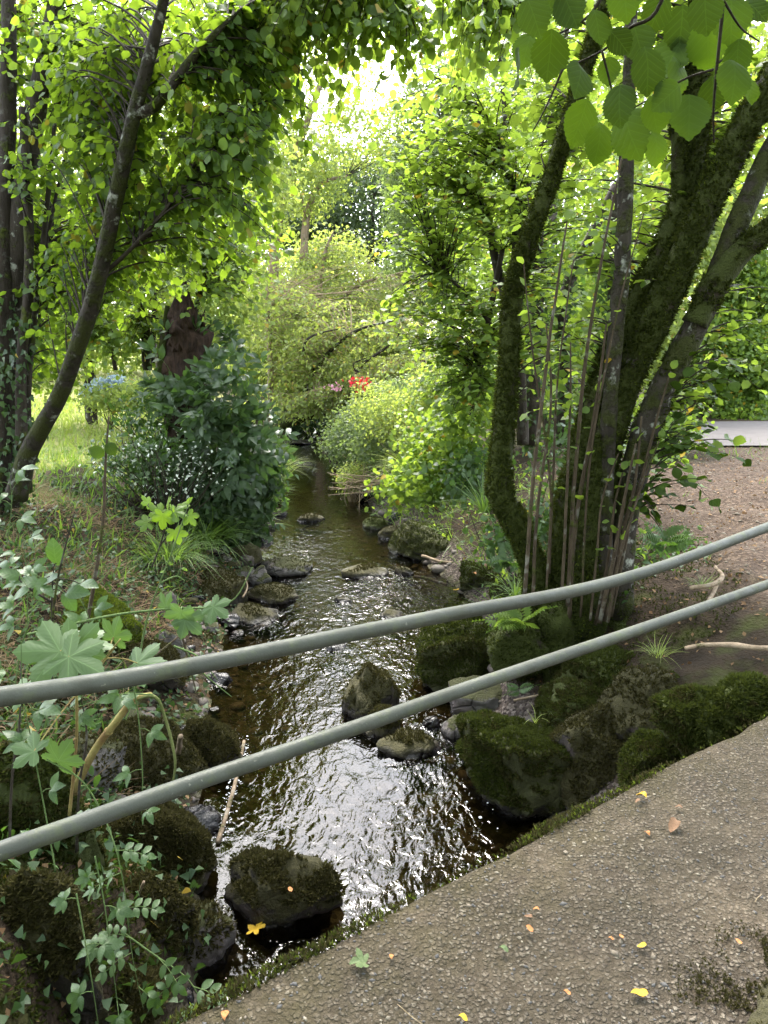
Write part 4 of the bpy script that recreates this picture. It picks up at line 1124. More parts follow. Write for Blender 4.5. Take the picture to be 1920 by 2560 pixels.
# suckers: thin straight shoots standing round the stool
SH = [([(1133, 1290), (1150, 1060), (1172, 860), (1200, 640), (1225, 480)], .015), ([(1150, 1300), (1160, 1100), (1190, 880), (1180, 700)], .013),
      ([(1225, 1310), (1240, 1050), (1262, 800), (1300, 560), (1345, 330)], .015), ([(1185, 1240), (1196, 1000), (1204, 820), (1240, 560)], .010),
      ([(1228, 1345), (1245, 1120), (1290, 860), (1310, 700)], .017), ([(1215, 1280), (1222, 1090), (1230, 900), (1232, 740)], .012),
      ([(1295, 1345), (1330, 1180), (1352, 1060), (1372, 960)], .017), ([(1305, 1340), (1345, 1150), (1370, 1050), (1385, 900)], .016), ([(1285, 1350), (1315, 1200), (1328, 1090), (1345, 1020)], .013),
      ([(1320, 1330), (1358, 1140), (1392, 1010), (1420, 900), (1450, 800)], .014), ([(1312, 1345), (1340, 1200), (1382, 1060), (1425, 950)], .011), ([(1275, 1340), (1290, 1190), (1300, 1080), (1335, 980)], .010),
      ([(1180, 1290), (1188, 1050), (1150, 760), (1130, 560)], .009), ([(1255, 1330), (1272, 1010), (1330, 690), (1390, 460)], .009)]
st = Sites()
for i, (pts, r_) in enumerate(SH):
    C = spline(np.array([at(u, v, y0 - .30 + .03 * (i % 5)) for u, v in pts]), 26)
    C += .012 * fbm(C * 3 + i, 2)[:, None]
    obj('shoot', Geo().add(*tube(C, [r_, r_ * .85, r_ * .4], 7, .08, i)), M['shoot'], jt)
    st.along(C, .45, .16)
P, T, K = st.get(); D, N = orient(P, T, K, .15, 1.1, .4)
k = R.random(len(P)) < .7
P, D, N = P[k] + unit(D[k]) * .02, D[k], N[k]
part_copies('leaf', leaf_meshes('hi_hazel_light', T_HAZEL_HI, M['hazel_light']), P, D, N, R.uniform(.05, .085, len(P)), jt)
# leafy twigs low on the outer side
tw, st = grow([(stem3([(1330, 1250, 5.1), (1400, 1050, 5.0), (1470, 850, 5.0), (1500, 720, 5.0)]), 0)], blob_points([(1480, 900, 4.9, 110, 160, .25, 16), (1440, 1100, 5.0, 60, 90, .2, 7), (1580, 820, 4.8, 60, 70, .2, 4)]), .09, .5, .1, 3, r0=.005)
obj('twigs', tw, M['twig'], jt, kind='stuff')
P, T, K = st.get(); D, N = orient(P, T, K, .15, 1.0, .5)
part_copies('leaf', leaf_meshes('hi_hazel_near', T_HAZEL_HI, M['hazel_near']), P, D, N, R.uniform(.06, .10, len(P)), jt)

# dark ivy covered stems behind the coppice
iv = [([(1150, 960, 9.4), (1150, 800, 9.4), (1160, 640, 9.4), (1165, 420, 9.4)], [.12, .10, .09, .05]), ([(1215, 960, 9.5), (1222, 800, 9.5), (1220, 640, 9.5), (1330, 400, 9.5)], [.10, .09, .08, .05]), ([(1320, 800, 9), (1325, 600, 9), (1330, 420, 9)], [.08, .07, .05])]
it, iS = tree('ivy_clad_tree', 'dark ivy clad stems standing in shade between the two mossy trunks', 'tree', [(a, b, 'bark_dark') for a, b in iv], None, 'ivy')
P = np.concatenate([s[0][R.integers(0, 30, 700)] for s in iS]) + R.normal(0, .09, (2100, 3))
foliage(it, P, np.stack([R.normal(0, .7, 2100), R.normal(0, .2, 2100), -np.ones(2100)], 1), np.stack([R.normal(0, .6, 2100), -np.ones(2100), R.normal(.3, .5, 2100)], 1), R.uniform(.05, .10, 2100), T_IVY, leaf_meshes('ivy', [T_IVY], M['ivy']), M['ivy'], 200)

# ------------------------------------------------------------------ hazel bough hanging close in front, upper right
kb = thing('hazel_bough', 'dark hazel bough with large backlit leaves hanging close at the upper right', 'branch', at(1560, -150, 1.5))
KT = [[(1565, -160), (1562, 0), (1548, 150), (1541, 240), (1542, 308)], [(1480, -160), (1420, 20), (1360, 60), (1300, 110), (1215, 150)], [(1360, -150), (1290, 10), (1240, 55), (1170, 90)],
      [(1541, 150), (1480, 170), (1400, 215), (1340, 250)], [(1300, 110), (1320, 190), (1330, 260)], [(1215, 150), (1180, 230), (1150, 285)], [(1562, 0), (1600, 60), (1640, 90)]]
for k, pts in enumerate(KT):
    C = spline(np.array([at(u, v, 1.42 + .05 * (k % 3) + .03 * i) for i, (u, v) in enumerate(pts)]), 20)
    obj('twig', Geo().add(*tube(C, [.0042, .003, .0016] if k < 3 else [.0024, .0012], 7, .1, k)), M['twig'], kb)
KL = [(1154, 38, 100, 160), (1137, 108, 75, 200), (1186, 122, 92, 185), (1250, 172, 112, 190), (1338, 226, 110, 165), (1250, 268, 100, 200), (1292, 312, 92, 175), (1362, 290, 105, 170), (1412, 250, 92, 160), (1398, 155, 88, 170),
      (1465, 165, 100, 175), (1488, 255, 122, 190), (1594, 128, 92, 150), (1586, 172, 100, 165), (1470, 66, 112, 190), (1530, 96, 118, 170), (1418, 322, 92, 180), (1232, 22, 102, 150), (1524, 28, 104, 165), (1418, 30, 92, 200),
      (1315, 155, 70, 180), (1338, 90, 72, 140), (1120, 150, 88, 176), (1450, 130, 110, 200), (1632, 22, 82, 150), (1580, 40, 96, 190), (1290, 60, 80, 165), (1440, 210, 88, 200), (1540, 205, 84, 160), (1380, 95, 84, 175), (1200, -10, 90, 175), (1350, -5, 95, 170), (1620, 200, 60, 170)]
P, D, N, S = [], [], [], []
for i, (u, v, s_, a) in enumerate(KL):
    y = 1.40 + .035 * (i * 7 % 9)
    a = math.radians(a + R.normal(0, 12)); k = mpp(y) * s_ * 1.12
    d = np.array([math.sin(a), R.normal(-.1, .22), math.cos(a)])
    k *= R.uniform(.66, .92); P.append(at(u, v, y) - unit(d) * k * .5); D.append(d); S.append(k)
    N.append(np.array([R.normal(0, .45), -1 if i != 22 else -.1, R.normal(.25, .3)]) if i != 22 else np.array([1, -.15, 0]))
part_copies('leaf', leaf_meshes('hi_hazel_near', T_HAZEL_HI, M['hazel_near']), np.array(P), np.array(D), np.array(N), np.array(S), kb)

# unseen tree that bough belongs to; its crown is spread to shade the bridge
ov = [(spline(np.array([[2.9, -2.2, -.1], [2.7, -1.9, 1.6], [2.3, -1.2, 3.4], [1.6, -.3, 5.2], [1.0, .6, 6.6]]), 40), [.17, .14, .12, .09, .05], 'bark_half'),
      (spline(np.array([[2.7, -1.9, 1.6], [2.4, -.9, 3.0], [2.0, .2, 3.7], [1.5, 1.0, 3.6]]), 30), [.07, .05, .03, .012], 'bark'),
      (spline(np.array([[-2.6, -2.8, -.3], [-2.5, -2.2, 2.0], [-2.0, -1.2, 4.2], [-1.2, -.2, 5.8]]), 40), [.16, .13, .10, .05], 'bark_half')]
tree('roadside_hazel', 'hazel roofing the bridge from behind the viewpoint', 'tree', ov, None, 'hazel', base=(2.9, -2.2, -.15))
ovt = bpy.data.objects['roadside_hazel']
def box_pts(n, lo, hi): return np.array(lo) + R.random((n, 3)) * (np.array(hi) - np.array(lo))
tw, st = grow([(s[0], 0) for s in ov], np.concatenate([box_pts(OV_N, (-5.5, -6.5, 3.9), (6.5, .9, 7.2)), box_pts(OV_N // 5, (1.2, -1.5, 3.0), (4.5, 1.4, 4.6)), box_pts(OV_N // 4, (-6, -4, 2), (-3.2, 3, 5.5)), box_pts(OV_N // 4, (3.6, -4, 1.8), (7, 3, 5.5))]), .11, 1.2, .3, 4, low=.4)
obj('twigs', tw, M['twig'], ovt, kind='stuff')
P, T, K = st.get(); D, N = orient(P, T, K, .4, .8, .5)
foliage(ovt, P, D, N, .145 * R.uniform(.6, 1.15, len(P)), T_DIA, None, M['hazel'])

# ------------------------------------------------------------------ shrubs and far trees built from leaf clumps on twigs
def shrub(name, label, cat, blobs, lo, mat, size, per=14, cl=.16, base=None, droop=.2, keep=0, hi=None, hikey=None, twig='twig', trunk=None, shell=.45, group=None, twig_n=40, up=.7, bark='bark', kind=None, dens=1):
    if blobs[0][2] > 12 and lo is T_SMALL: lo, size = T_DIA, size * 1.12
    """blobs: (u, v, y, ru, rv, ry, clumps)"""
    Pl, Nl, Cs = [], [], []
    for (u, v, y, ru, rv, ry, n) in blobs:
        c = at(u, v, y); k = mpp(y); rad = np.array([ru * k, ry, rv * k]); n = int(n * (2.3 if y > 11.5 else 1.4) * dens)
        d = unit(R.normal(size=(n, 3)))
        rho = shell + (1 - shell) * R.random((n, 1)) ** .6
        rho = rho * (1 + .6 * fbm(d * 2.2 + u * .01, 3))[:, None]
        C = c + d * rho * rad
        h = height(C[:, 0], C[:, 1]); C = C[C[:, 2] > np.maximum(h, WL) + .03]; d = d[:len(C)]
        if len(C) == 0: continue
        q = C[:, None] + R.normal(0, 1, (len(C), per, 3)) * cl * np.array([1, 1, .6]) * R.uniform(.5, 1.3, (len(C), 1, 1))
        nn = unit(C - c)[:, None] * .5 + R.normal(0, .5, q.shape) + UP * up
        Pl.append(q.reshape(-1, 3)); Nl.append(nn.reshape(-1, 3)); Cs.append(C)
    P, N, C = np.concatenate(Pl), np.concatenate(Nl), np.concatenate(Cs)
    if base is None:
        m = P.mean(0); base = np.array([m[0], m[1], gz(m[0], m[1])])
    t = thing(name, label, cat, base, group)
    srcs = []
    for i, (pts, r_) in enumerate(trunk or []):
        S_ = stem3(pts, 24); srcs.append(S_)
        obj('trunk' if r_[0] > .03 else 'limb', Geo().add(*tube(S_, r_, 9, .14, i)), M[bark], t)
    Q = np.concatenate(srcs) if srcs else np.array([base])
    g = Geo()
    for p in C[R.permutation(len(C))[:twig_n]]:
        a = Q[np.argmin(np.linalg.norm(Q - p, axis=1) + 1.2 * np.clip(Q[:, 2] - p[2], 0, None))]
        L = np.linalg.norm(p - a)
        g.add(*tube(bez(a, a * .5 + p * .5 + R.normal(0, .12, 3) * L + UP * .1 * L, p, 8), [min(.02, .006 + .004 * L), .003], 4, cap=False))
    if g.n: obj('twigs', g, M[twig], t, kind='stuff')
    D = unit(R.normal(size=P.shape) - UP * droop * 2)
    S = size * R.uniform(.55, 1.2, len(P))
    foliage(t, P, D, N, S, lo, leaf_meshes(hikey, hi, M[mat]) if hi else None, M[mat], keep)
    return t

# rotten stump with its creeper, elder and white shrub on the left bank
ys_ = 10.4
Sp = np.array([at(398, 1120, ys_), at(396, 1000, ys_), at(400, 880, ys_), at(402, 790, ys_), at(402, 720, ys_), at(398, 690, ys_), at(400, 640, ys_), at(395, 600, ys_)])
V, Fs = tube(spline(Sp, 60), [.26, .25, .26, .28, .30, .20, .075, .02], 22, .42, 5, freq=4)
V[:, 2] += .16 * vnoise(np.stack([V[:, 0] * 14, V[:, 1] * 14, V[:, 2] * .6], 1))
stp = thing('tree_stump', 'dark rotten tree stump ending in a torn spike above the elder bush', 'stump', Sp[0])
obj('rotten_trunk', Geo().add(V, Fs), M['stump'], stp)
for k in range(26):                                           # torn splinters round the break
    a = R.uniform(0, 6.28); q0 = at(402, R.uniform(700, 760), ys_) + np.array([math.cos(a) * .24, math.sin(a) * .24, 0])
    obj('splinter', Geo().add(*tube(np.array([q0, q0 + [R.normal(0, .02), 0, .12], q0 + [R.normal(0, .05), 0, R.uniform(.15, .42)]]), [.045, .03, .004], 5, .3, k)), M['stump'], stp)
Vl, Fl = tube(stem3([(352, 900, 10.35), (350, 800, 10.35), (355, 735, 10.35), (362, 660, 10.35)], 20), [.09, .08, .07, .03], 9, .25, 3)
obj('mossy_rib', Geo().add(Vl, Fl), M['bark_moss'], stp)

def pinnate(c, axis, nrm, n, L, size):
    """leaflet positions of one feathered leaf"""
    a = unit(axis); n_ = unit(nrm); s = np.cross(a, n_)
    P, D, N = [], [], []
    for i in range(n):
        t = .3 + .6 * i / max(n - 1, 1)
        for sg in (-1, 1):
            P.append(c + a * L * t - UP * .25 * L * t * t); D.append(a * .45 + s * sg * .9 - UP * .15); N.append(n_)
    P.append(c + a * L * .95 - UP * .25 * L); D.append(a - UP * .3); N.append(n_)
    return np.array(P), np.array(D), np.array(N)
def compound_bush(name, label, cat, blobs, mat, hi, hikey, lo, n_pairs, L, size, keep=300, base=None, facing=(-.1, -.8, .6)):
    Pl, Dl, Nl, g = [], [], [], Geo()
    m = blob_points(blobs)
    h = height(m[:, 0], m[:, 1]); m = m[m[:, 2] > np.maximum(h, WL) + .05]
    cen = m.mean(0)
    if base is None: base = np.array([cen[0], cen[1] + .2, gz(cen[0], cen[1])])
    for c in m:
        out = unit((c - cen) * np.array([1, .6, .7]) + np.array([0, -.35, .15]) + R.normal(0, .35, 3))
        nn = unit(np.array(facing) + R.normal(0, .35, 3))
        l = L * R.uniform(.7, 1.2)
        P, D, N = pinnate(c, out, nn, n_pairs, l, size)
        Pl.append(P); Dl.append(D + R.normal(0, .12, D.shape)); Nl.append(N + R.normal(0, .25, N.shape))
        g.add(*tube(np.array([c, c + out * l * .5 - UP * .06 * l, c + out * l * .95 - UP * .25 * l]), [.003, .0015], 3, cap=False))
        if R.random() < .3: g.add(*tube(bez(base + R.normal(0, .1, 3), (base + c) / 2 + UP * .3 + R.normal(0, .1, 3), c, 9), [.012, .003], 4, cap=False))
    t = thing(name, label, cat, base)
    obj('twigs', g, M['stem_green'], t, kind='stuff')
    P, D, N = np.concatenate(Pl), np.concatenate(Dl), np.concatenate(Nl)
    foliage(t, P, D, N, size * R.uniform(.65, 1.15, len(P)), lo, leaf_meshes(hikey, hi, M[mat]), M[mat], keep)
    return t
compound_bush('elder_bush', 'dark glossy elder bush with feathered leaves wrapping the rotten stump', 'bush',
    [(470, 850, 9.9, 95, 70, .45, 60), (505, 960, 9.8, 75, 80, .5, 60), (440, 930, 9.7, 60, 100, .4, 36), (450, 1010, 9.7, 80, 70, .4, 36), (385, 850, 10.0, 45, 40, .3, 12), (465, 760, 10.5, 50, 60, .3, 20), (540, 930, 9.9, 45, 70, .4, 26)],
    'elder', T_LANCE_HI[:2], 'elder', T_LANCE, 3, .32, .19)
shrub('creeper', 'leafy ivy curtain hanging from the elder bush down to the waterline', 'ivy',
    [(535, 1070, 10.1, 55, 85, .35, 110), (505, 1130, 10.0, 55, 60, .3, 90), (440, 1090, 9.6, 60, 60, .3, 60), (560, 1000, 10.2, 40, 60, .3, 50), (470, 1110, 10.0, 40, 60, .3, 40), (400, 960, 10.5, 70, 180, .3, 80)],
    T_IVY, 'elder', .12, 12, .13, droop=.8, keep=300, hi=[T_IVY], hikey='ivy_elder', up=.35)
shrub('flowering_shrub', 'spreading shrub with white edged leaves and white flowers left of the elder', 'shrub',
    [(330, 960, 9.0, 110, 60, .4, 34), (260, 995, 9.0, 70, 40, .4, 14), (430, 1010, 9.0, 90, 60, .3, 30), (370, 1055, 8.8, 80, 40, .3, 20)],
    T_SMALL, 'variegated', .055, 2, .12, keep=150, hi=[T_SMALL], hikey='varieg', shell=.2)
shrub('green_shrub', 'mid green leafy shrub behind the white flowering one', 'shrub',
    [(320, 895, 10.0, 60, 40, .4, 26), (260, 980, 9.6, 60, 30, .4, 16), (350, 990, 9.5, 80, 60, .4, 50), (300, 1030, 9.3, 80, 30, .3, 26)],
    T_LANCE, 'bramble', .10, 12, .15, keep=200, hi=T_LANCE_HI[:2], hikey='brlo')
shrub('hydrangea', 'pale blue hydrangea on the sunlit lawn at the left', 'shrub', [(245, 830, 15, 34, 16, .4, 16), (205, 848, 15.5, 24, 9, .4, 6)], T_DIA, 'blue', .10, 14, .10, twig_n=10)
shrub('lawn_shrub', 'yellow green shrub under the blue hydrangea', 'shrub', [(250, 860, 14.6, 70, 25, .4, 60), (320, 850, 14, 50, 30, .4, 40)], T_SMALL, 'far_yellow', .09, 12, .15, twig_n=10)

# far side: each tree and bush of its own
tree('hawthorn_tree', 'arching pale green tree bending over the narrow upper stream', 'tree',
    [([(560, 945, 19.5), (620, 915, 19.3), (700, 890, 19), (760, 872, 18.6), (820, 850, 18)], [.13, .11, .09, .06, .02], 'bark_moss'),
     ([(575, 930, 19.6), (585, 800, 19.8), (577, 640, 20), (590, 560, 20)], [.10, .09, .06, .02], 'bark_pale'),
     ([(640, 905, 19.3), (680, 800, 19), (760, 720, 18.6), (860, 690, 18)], [.07, .06, .04, .015], 'bark_half')],
    [(690, 850, 18.6, 130, 45, .9, 70), (800, 830, 18.2, 100, 60, .8, 60), (620, 800, 19.2, 80, 90, .8, 50), (740, 750, 18.8, 150, 80, .9, 90), (880, 760, 18, 80, 80, .7, 40), (640, 690, 19.6, 100, 90, .8, 56)],
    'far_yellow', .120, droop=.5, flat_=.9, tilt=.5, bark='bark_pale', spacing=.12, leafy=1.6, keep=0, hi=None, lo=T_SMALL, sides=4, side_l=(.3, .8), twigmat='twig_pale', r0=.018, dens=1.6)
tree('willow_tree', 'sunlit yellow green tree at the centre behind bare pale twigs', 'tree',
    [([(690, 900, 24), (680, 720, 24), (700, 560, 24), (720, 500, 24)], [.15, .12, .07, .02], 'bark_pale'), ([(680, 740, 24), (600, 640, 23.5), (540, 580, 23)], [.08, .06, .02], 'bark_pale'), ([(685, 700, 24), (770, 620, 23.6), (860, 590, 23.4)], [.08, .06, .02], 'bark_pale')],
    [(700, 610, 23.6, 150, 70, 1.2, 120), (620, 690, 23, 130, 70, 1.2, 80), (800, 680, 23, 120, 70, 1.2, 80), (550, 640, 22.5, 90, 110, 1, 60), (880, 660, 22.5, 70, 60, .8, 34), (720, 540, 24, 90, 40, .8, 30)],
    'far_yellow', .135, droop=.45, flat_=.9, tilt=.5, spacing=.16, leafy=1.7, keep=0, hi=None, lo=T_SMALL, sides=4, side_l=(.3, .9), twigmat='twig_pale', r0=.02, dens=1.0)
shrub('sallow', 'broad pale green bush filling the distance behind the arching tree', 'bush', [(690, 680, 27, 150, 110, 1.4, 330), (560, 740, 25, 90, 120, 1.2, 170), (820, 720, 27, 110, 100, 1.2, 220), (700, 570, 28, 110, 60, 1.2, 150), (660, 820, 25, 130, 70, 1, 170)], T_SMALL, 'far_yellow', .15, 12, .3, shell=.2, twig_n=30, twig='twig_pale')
# the bare twig tangle is a dead branch of its own
dg_ = thing('dead_branch', 'tangle of bare pale dead branches lying across the sunlit tree', 'branch', at(640, 650, 20.8))
for k in range(46):
    a = at(R.uniform(540, 700), R.uniform(615, 665), 20.8 + R.normal(0, .4)); b = at(R.uniform(480, 900), R.uniform(560, 730), 20.6 + R.normal(0, .5))
    obj('twig', Geo().add(*tube(bez(a, (a + b) / 2 + R.normal(0, .35, 3), b, 10), [.016 if k < 10 else .008, .003], 4, .1, k, False)), M['twig_pale'], dg_)
db = thing('bare_branch', 'dark crooked bare branch rising left of the red flowers', 'branch', at(700, 880, 18.4))
for pts, r_ in (([(735, 845), (770, 805), (790, 780), (835, 750), (880, 700)], [.05, .045, .035, .02]), ([(770, 805), (765, 785), (800, 770)], [.03, .02, .01]), ([(655, 760), (662, 735), (690, 720), (745, 708)], [.035, .03, .015])):
    obj('limb', Geo().add(*tube(stem3([(u, v, 18.4) for u, v in pts], 14), r_, 6, .15, 1)), M['bark_dark'], db)
shrub('rhododendron', 'bush with bright red flowers far up the stream', 'bush', [(785, 833, 17.4, 9, 8, .2, 6), (775, 824, 17.5, 20, 4, .2, 3)], T_SMALL, 'red', .085, 9, .09, twig_n=4, shell=.1)
shrub('rhododendron', 'bush with pale pink flowers left of the red flowered one', 'bush', [(722, 838, 17.5, 14, 3, .2, 3)], T_SMALL, 'pink', .08, 5, .08, twig_n=4, shell=.1)
shrub('gap_shade_leaves', 'dark shrub closing the upper stream under the arching tree', 'shrub', [(640, 905, 26, 75, 45, .8, 130), (720, 900, 25, 60, 40, .8, 80)], T_SMALL, 'elder', .12, 12, .2, twig_n=20)  # dark foliage added to stand for the shadowed opening upstream
shrub('willow_shrub', 'loose grey green shrub leaning over the right side of the upper stream', 'shrub',
    [(790, 930, 15.5, 75, 60, .8, 170), (738, 955, 16.5, 34, 36, .5, 50), (850, 960, 14, 90, 60, .8, 170), (880, 880, 15, 80, 60, .8, 130)], T_SMALL, 'far_grey', .075, 13, .17, keep=0, twig='twig_pale', twig_n=60)
shrub('weeds', 'tall yellowing weeds on the right bank above the reed heap', 'weeds', [(880, 900, 13, 90, 60, .6, 130), (960, 860, 12.5, 70, 90, .6, 120), (820, 880, 14, 60, 60, .6, 70), (930, 950, 12, 60, 50, .5, 70)], T_SMALL, 'far_yellow', .065, 12, .15, twig='twig_pale', twig_n=70, kind='stuff')
shrub('bank_shrub', 'bright green sapling shrub hanging over the right waterline', 'shrub',
    [(960, 1010, 8.4, 85, 75, .35, 90), (880, 1050, 9.2, 60, 45, .4, 50), (1010, 930, 8.5, 70, 60, .35, 50), (930, 940, 9.5, 70, 60, .4, 50)], T_HAZEL, 'hazel_light', .085, 10, .14, keep=260, hi=T_HAZEL_HI[:2], hikey='hi_hazel_light', twig_n=14, base=at(1010, 1040, 8.9))
shrub('bank_shrub', 'light green shrub between the coppiced hazel and the far lane', 'shrub', [(1440, 930, 11.2, 70, 60, .5, 60), (1400, 1010, 10.5, 60, 60, .4, 40)], T_HAZEL, 'hazel_light', .10, 10, .16, keep=150, hi=T_HAZEL_HI[:2], hikey='hi_hazel_light', twig_n=8)
shrub('bank_shrub', 'low shaded green shrub on the right bank under the bent trunk', 'shrub', [(1020, 1030, 7.9, 55, 60, .3, 40), (1100, 1160, 6.6, 50, 60, .2, 22), (1190, 1130, 6.8, 60, 90, .3, 30), (1250, 1000, 7.4, 90, 110, .4, 40)], T_HAZEL, 'bramble', .085, 9, .13, keep=200, hi=T_OVAL_HI, hikey='bank2', twig_n=10)
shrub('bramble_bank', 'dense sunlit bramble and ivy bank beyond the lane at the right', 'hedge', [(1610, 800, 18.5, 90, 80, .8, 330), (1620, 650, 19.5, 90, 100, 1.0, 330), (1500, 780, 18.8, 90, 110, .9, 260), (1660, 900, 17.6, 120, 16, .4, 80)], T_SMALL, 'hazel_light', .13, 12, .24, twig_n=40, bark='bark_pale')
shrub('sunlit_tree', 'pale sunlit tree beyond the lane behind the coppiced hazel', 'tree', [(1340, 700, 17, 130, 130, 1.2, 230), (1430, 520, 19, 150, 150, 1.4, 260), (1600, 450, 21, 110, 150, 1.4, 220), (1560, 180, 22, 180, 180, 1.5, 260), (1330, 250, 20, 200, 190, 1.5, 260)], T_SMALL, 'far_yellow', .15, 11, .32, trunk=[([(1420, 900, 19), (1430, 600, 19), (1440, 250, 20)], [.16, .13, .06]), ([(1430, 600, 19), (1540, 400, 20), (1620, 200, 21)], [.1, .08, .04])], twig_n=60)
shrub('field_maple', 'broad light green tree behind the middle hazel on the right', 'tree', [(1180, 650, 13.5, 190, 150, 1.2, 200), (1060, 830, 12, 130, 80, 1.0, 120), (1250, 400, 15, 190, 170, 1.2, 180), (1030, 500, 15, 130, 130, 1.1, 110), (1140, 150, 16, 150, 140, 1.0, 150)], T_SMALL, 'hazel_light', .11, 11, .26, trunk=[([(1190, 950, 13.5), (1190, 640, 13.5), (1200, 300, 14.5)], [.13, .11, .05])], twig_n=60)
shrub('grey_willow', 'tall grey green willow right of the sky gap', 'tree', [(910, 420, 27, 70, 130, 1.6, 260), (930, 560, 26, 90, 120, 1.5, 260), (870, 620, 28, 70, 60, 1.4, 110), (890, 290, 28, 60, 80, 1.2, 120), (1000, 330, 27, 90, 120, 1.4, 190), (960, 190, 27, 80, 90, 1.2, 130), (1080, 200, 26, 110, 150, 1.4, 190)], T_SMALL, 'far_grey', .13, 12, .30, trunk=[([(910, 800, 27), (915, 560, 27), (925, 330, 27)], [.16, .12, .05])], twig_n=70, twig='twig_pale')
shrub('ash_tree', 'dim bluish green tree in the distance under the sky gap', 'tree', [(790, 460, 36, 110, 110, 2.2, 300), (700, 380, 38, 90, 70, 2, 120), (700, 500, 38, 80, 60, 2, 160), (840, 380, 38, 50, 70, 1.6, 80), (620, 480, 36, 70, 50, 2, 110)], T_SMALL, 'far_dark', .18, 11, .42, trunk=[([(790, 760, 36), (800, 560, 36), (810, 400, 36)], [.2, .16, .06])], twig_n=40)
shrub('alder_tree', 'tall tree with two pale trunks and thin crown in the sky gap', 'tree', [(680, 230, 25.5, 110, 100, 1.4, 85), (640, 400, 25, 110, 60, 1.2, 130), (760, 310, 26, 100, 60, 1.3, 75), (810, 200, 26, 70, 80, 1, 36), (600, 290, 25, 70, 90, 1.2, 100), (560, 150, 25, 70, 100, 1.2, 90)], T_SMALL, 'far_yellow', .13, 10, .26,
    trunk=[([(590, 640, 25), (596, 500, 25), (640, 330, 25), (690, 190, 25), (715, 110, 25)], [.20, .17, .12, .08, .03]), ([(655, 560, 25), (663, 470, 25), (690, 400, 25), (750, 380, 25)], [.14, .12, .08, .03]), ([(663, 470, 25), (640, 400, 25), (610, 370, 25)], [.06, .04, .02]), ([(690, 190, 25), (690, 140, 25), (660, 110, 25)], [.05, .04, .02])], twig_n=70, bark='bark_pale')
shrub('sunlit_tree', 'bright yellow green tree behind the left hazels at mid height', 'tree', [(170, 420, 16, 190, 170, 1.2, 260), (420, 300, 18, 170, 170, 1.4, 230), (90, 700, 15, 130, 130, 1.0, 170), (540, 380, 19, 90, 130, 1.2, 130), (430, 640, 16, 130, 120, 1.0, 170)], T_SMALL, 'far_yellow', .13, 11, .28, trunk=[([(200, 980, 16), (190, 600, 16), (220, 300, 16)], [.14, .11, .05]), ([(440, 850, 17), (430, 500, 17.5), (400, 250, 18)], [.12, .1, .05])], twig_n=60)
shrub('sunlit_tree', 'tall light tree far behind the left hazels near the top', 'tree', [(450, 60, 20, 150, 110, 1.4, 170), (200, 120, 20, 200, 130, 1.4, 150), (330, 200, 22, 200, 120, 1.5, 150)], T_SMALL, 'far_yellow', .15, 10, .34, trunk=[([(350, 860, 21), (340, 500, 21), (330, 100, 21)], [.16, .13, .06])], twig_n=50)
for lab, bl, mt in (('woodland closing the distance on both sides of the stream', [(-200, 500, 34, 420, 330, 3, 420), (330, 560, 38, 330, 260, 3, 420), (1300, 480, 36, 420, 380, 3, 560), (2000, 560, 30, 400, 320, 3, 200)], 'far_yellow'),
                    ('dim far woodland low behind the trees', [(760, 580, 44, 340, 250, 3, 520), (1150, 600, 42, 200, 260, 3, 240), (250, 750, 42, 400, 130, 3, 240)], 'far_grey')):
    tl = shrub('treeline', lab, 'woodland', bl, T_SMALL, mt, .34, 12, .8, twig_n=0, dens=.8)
    tl['kind'] = 'stuff'
# the wood goes on behind the viewpoint and to both sides
n = 620
a = R.uniform(math.radians(100), math.radians(440), n); rr = R.uniform(9, 15, n)
C = np.stack([np.cos(a) * rr, np.sin(a) * rr, R.uniform(.3, 11, n)], 1)
C = C[C[:, 1] < 1]
q = (C[:, None] + R.normal(0, .75, (len(C), 12, 3))).reshape(-1, 3)
q = q[q[:, 2] > .05]
wd = obj('woodland', Geo().scatter(T_DIA, q, unit(R.normal(size=q.shape) - UP * .3), R.normal(0, .6, q.shape) + UP, R.uniform(.35, .75, len(q))), M['hazel'], kind='stuff')

# ------------------------------------------------------------------ ground cover
def scatter_ground(n, xr, yr, test, jitter=.0):
    x = R.uniform(*xr, n); y = R.uniform(*yr, n)
    z = height(x, y)
    k = test(x, y, z)
    return np.stack([x[k], y[k], z[k] + jitter], 1)
def nrm_ground(P):
    e = .06
    zx = height(P[:, 0] + e, P[:, 1]) - height(P[:, 0] - e, P[:, 1]); zy = height(P[:, 0], P[:, 1] + e) - height(P[:, 0], P[:, 1] - e)
    return unit(np.stack([-zx / (2 * e), -zy / (2 * e), np.ones(len(P))], 1))
def stuff(name, g, mats, label=None):
    return tag(obj(name, g, mats, kind='stuff'), label)
deckside = lambda x, y: ((x - E0[0]) * EN[0] + (y - E0[1]) * EN[1]) > -.10
lb = lambda x, y, z: (Lx(y) - x > .5) & ~deckside(x, y)
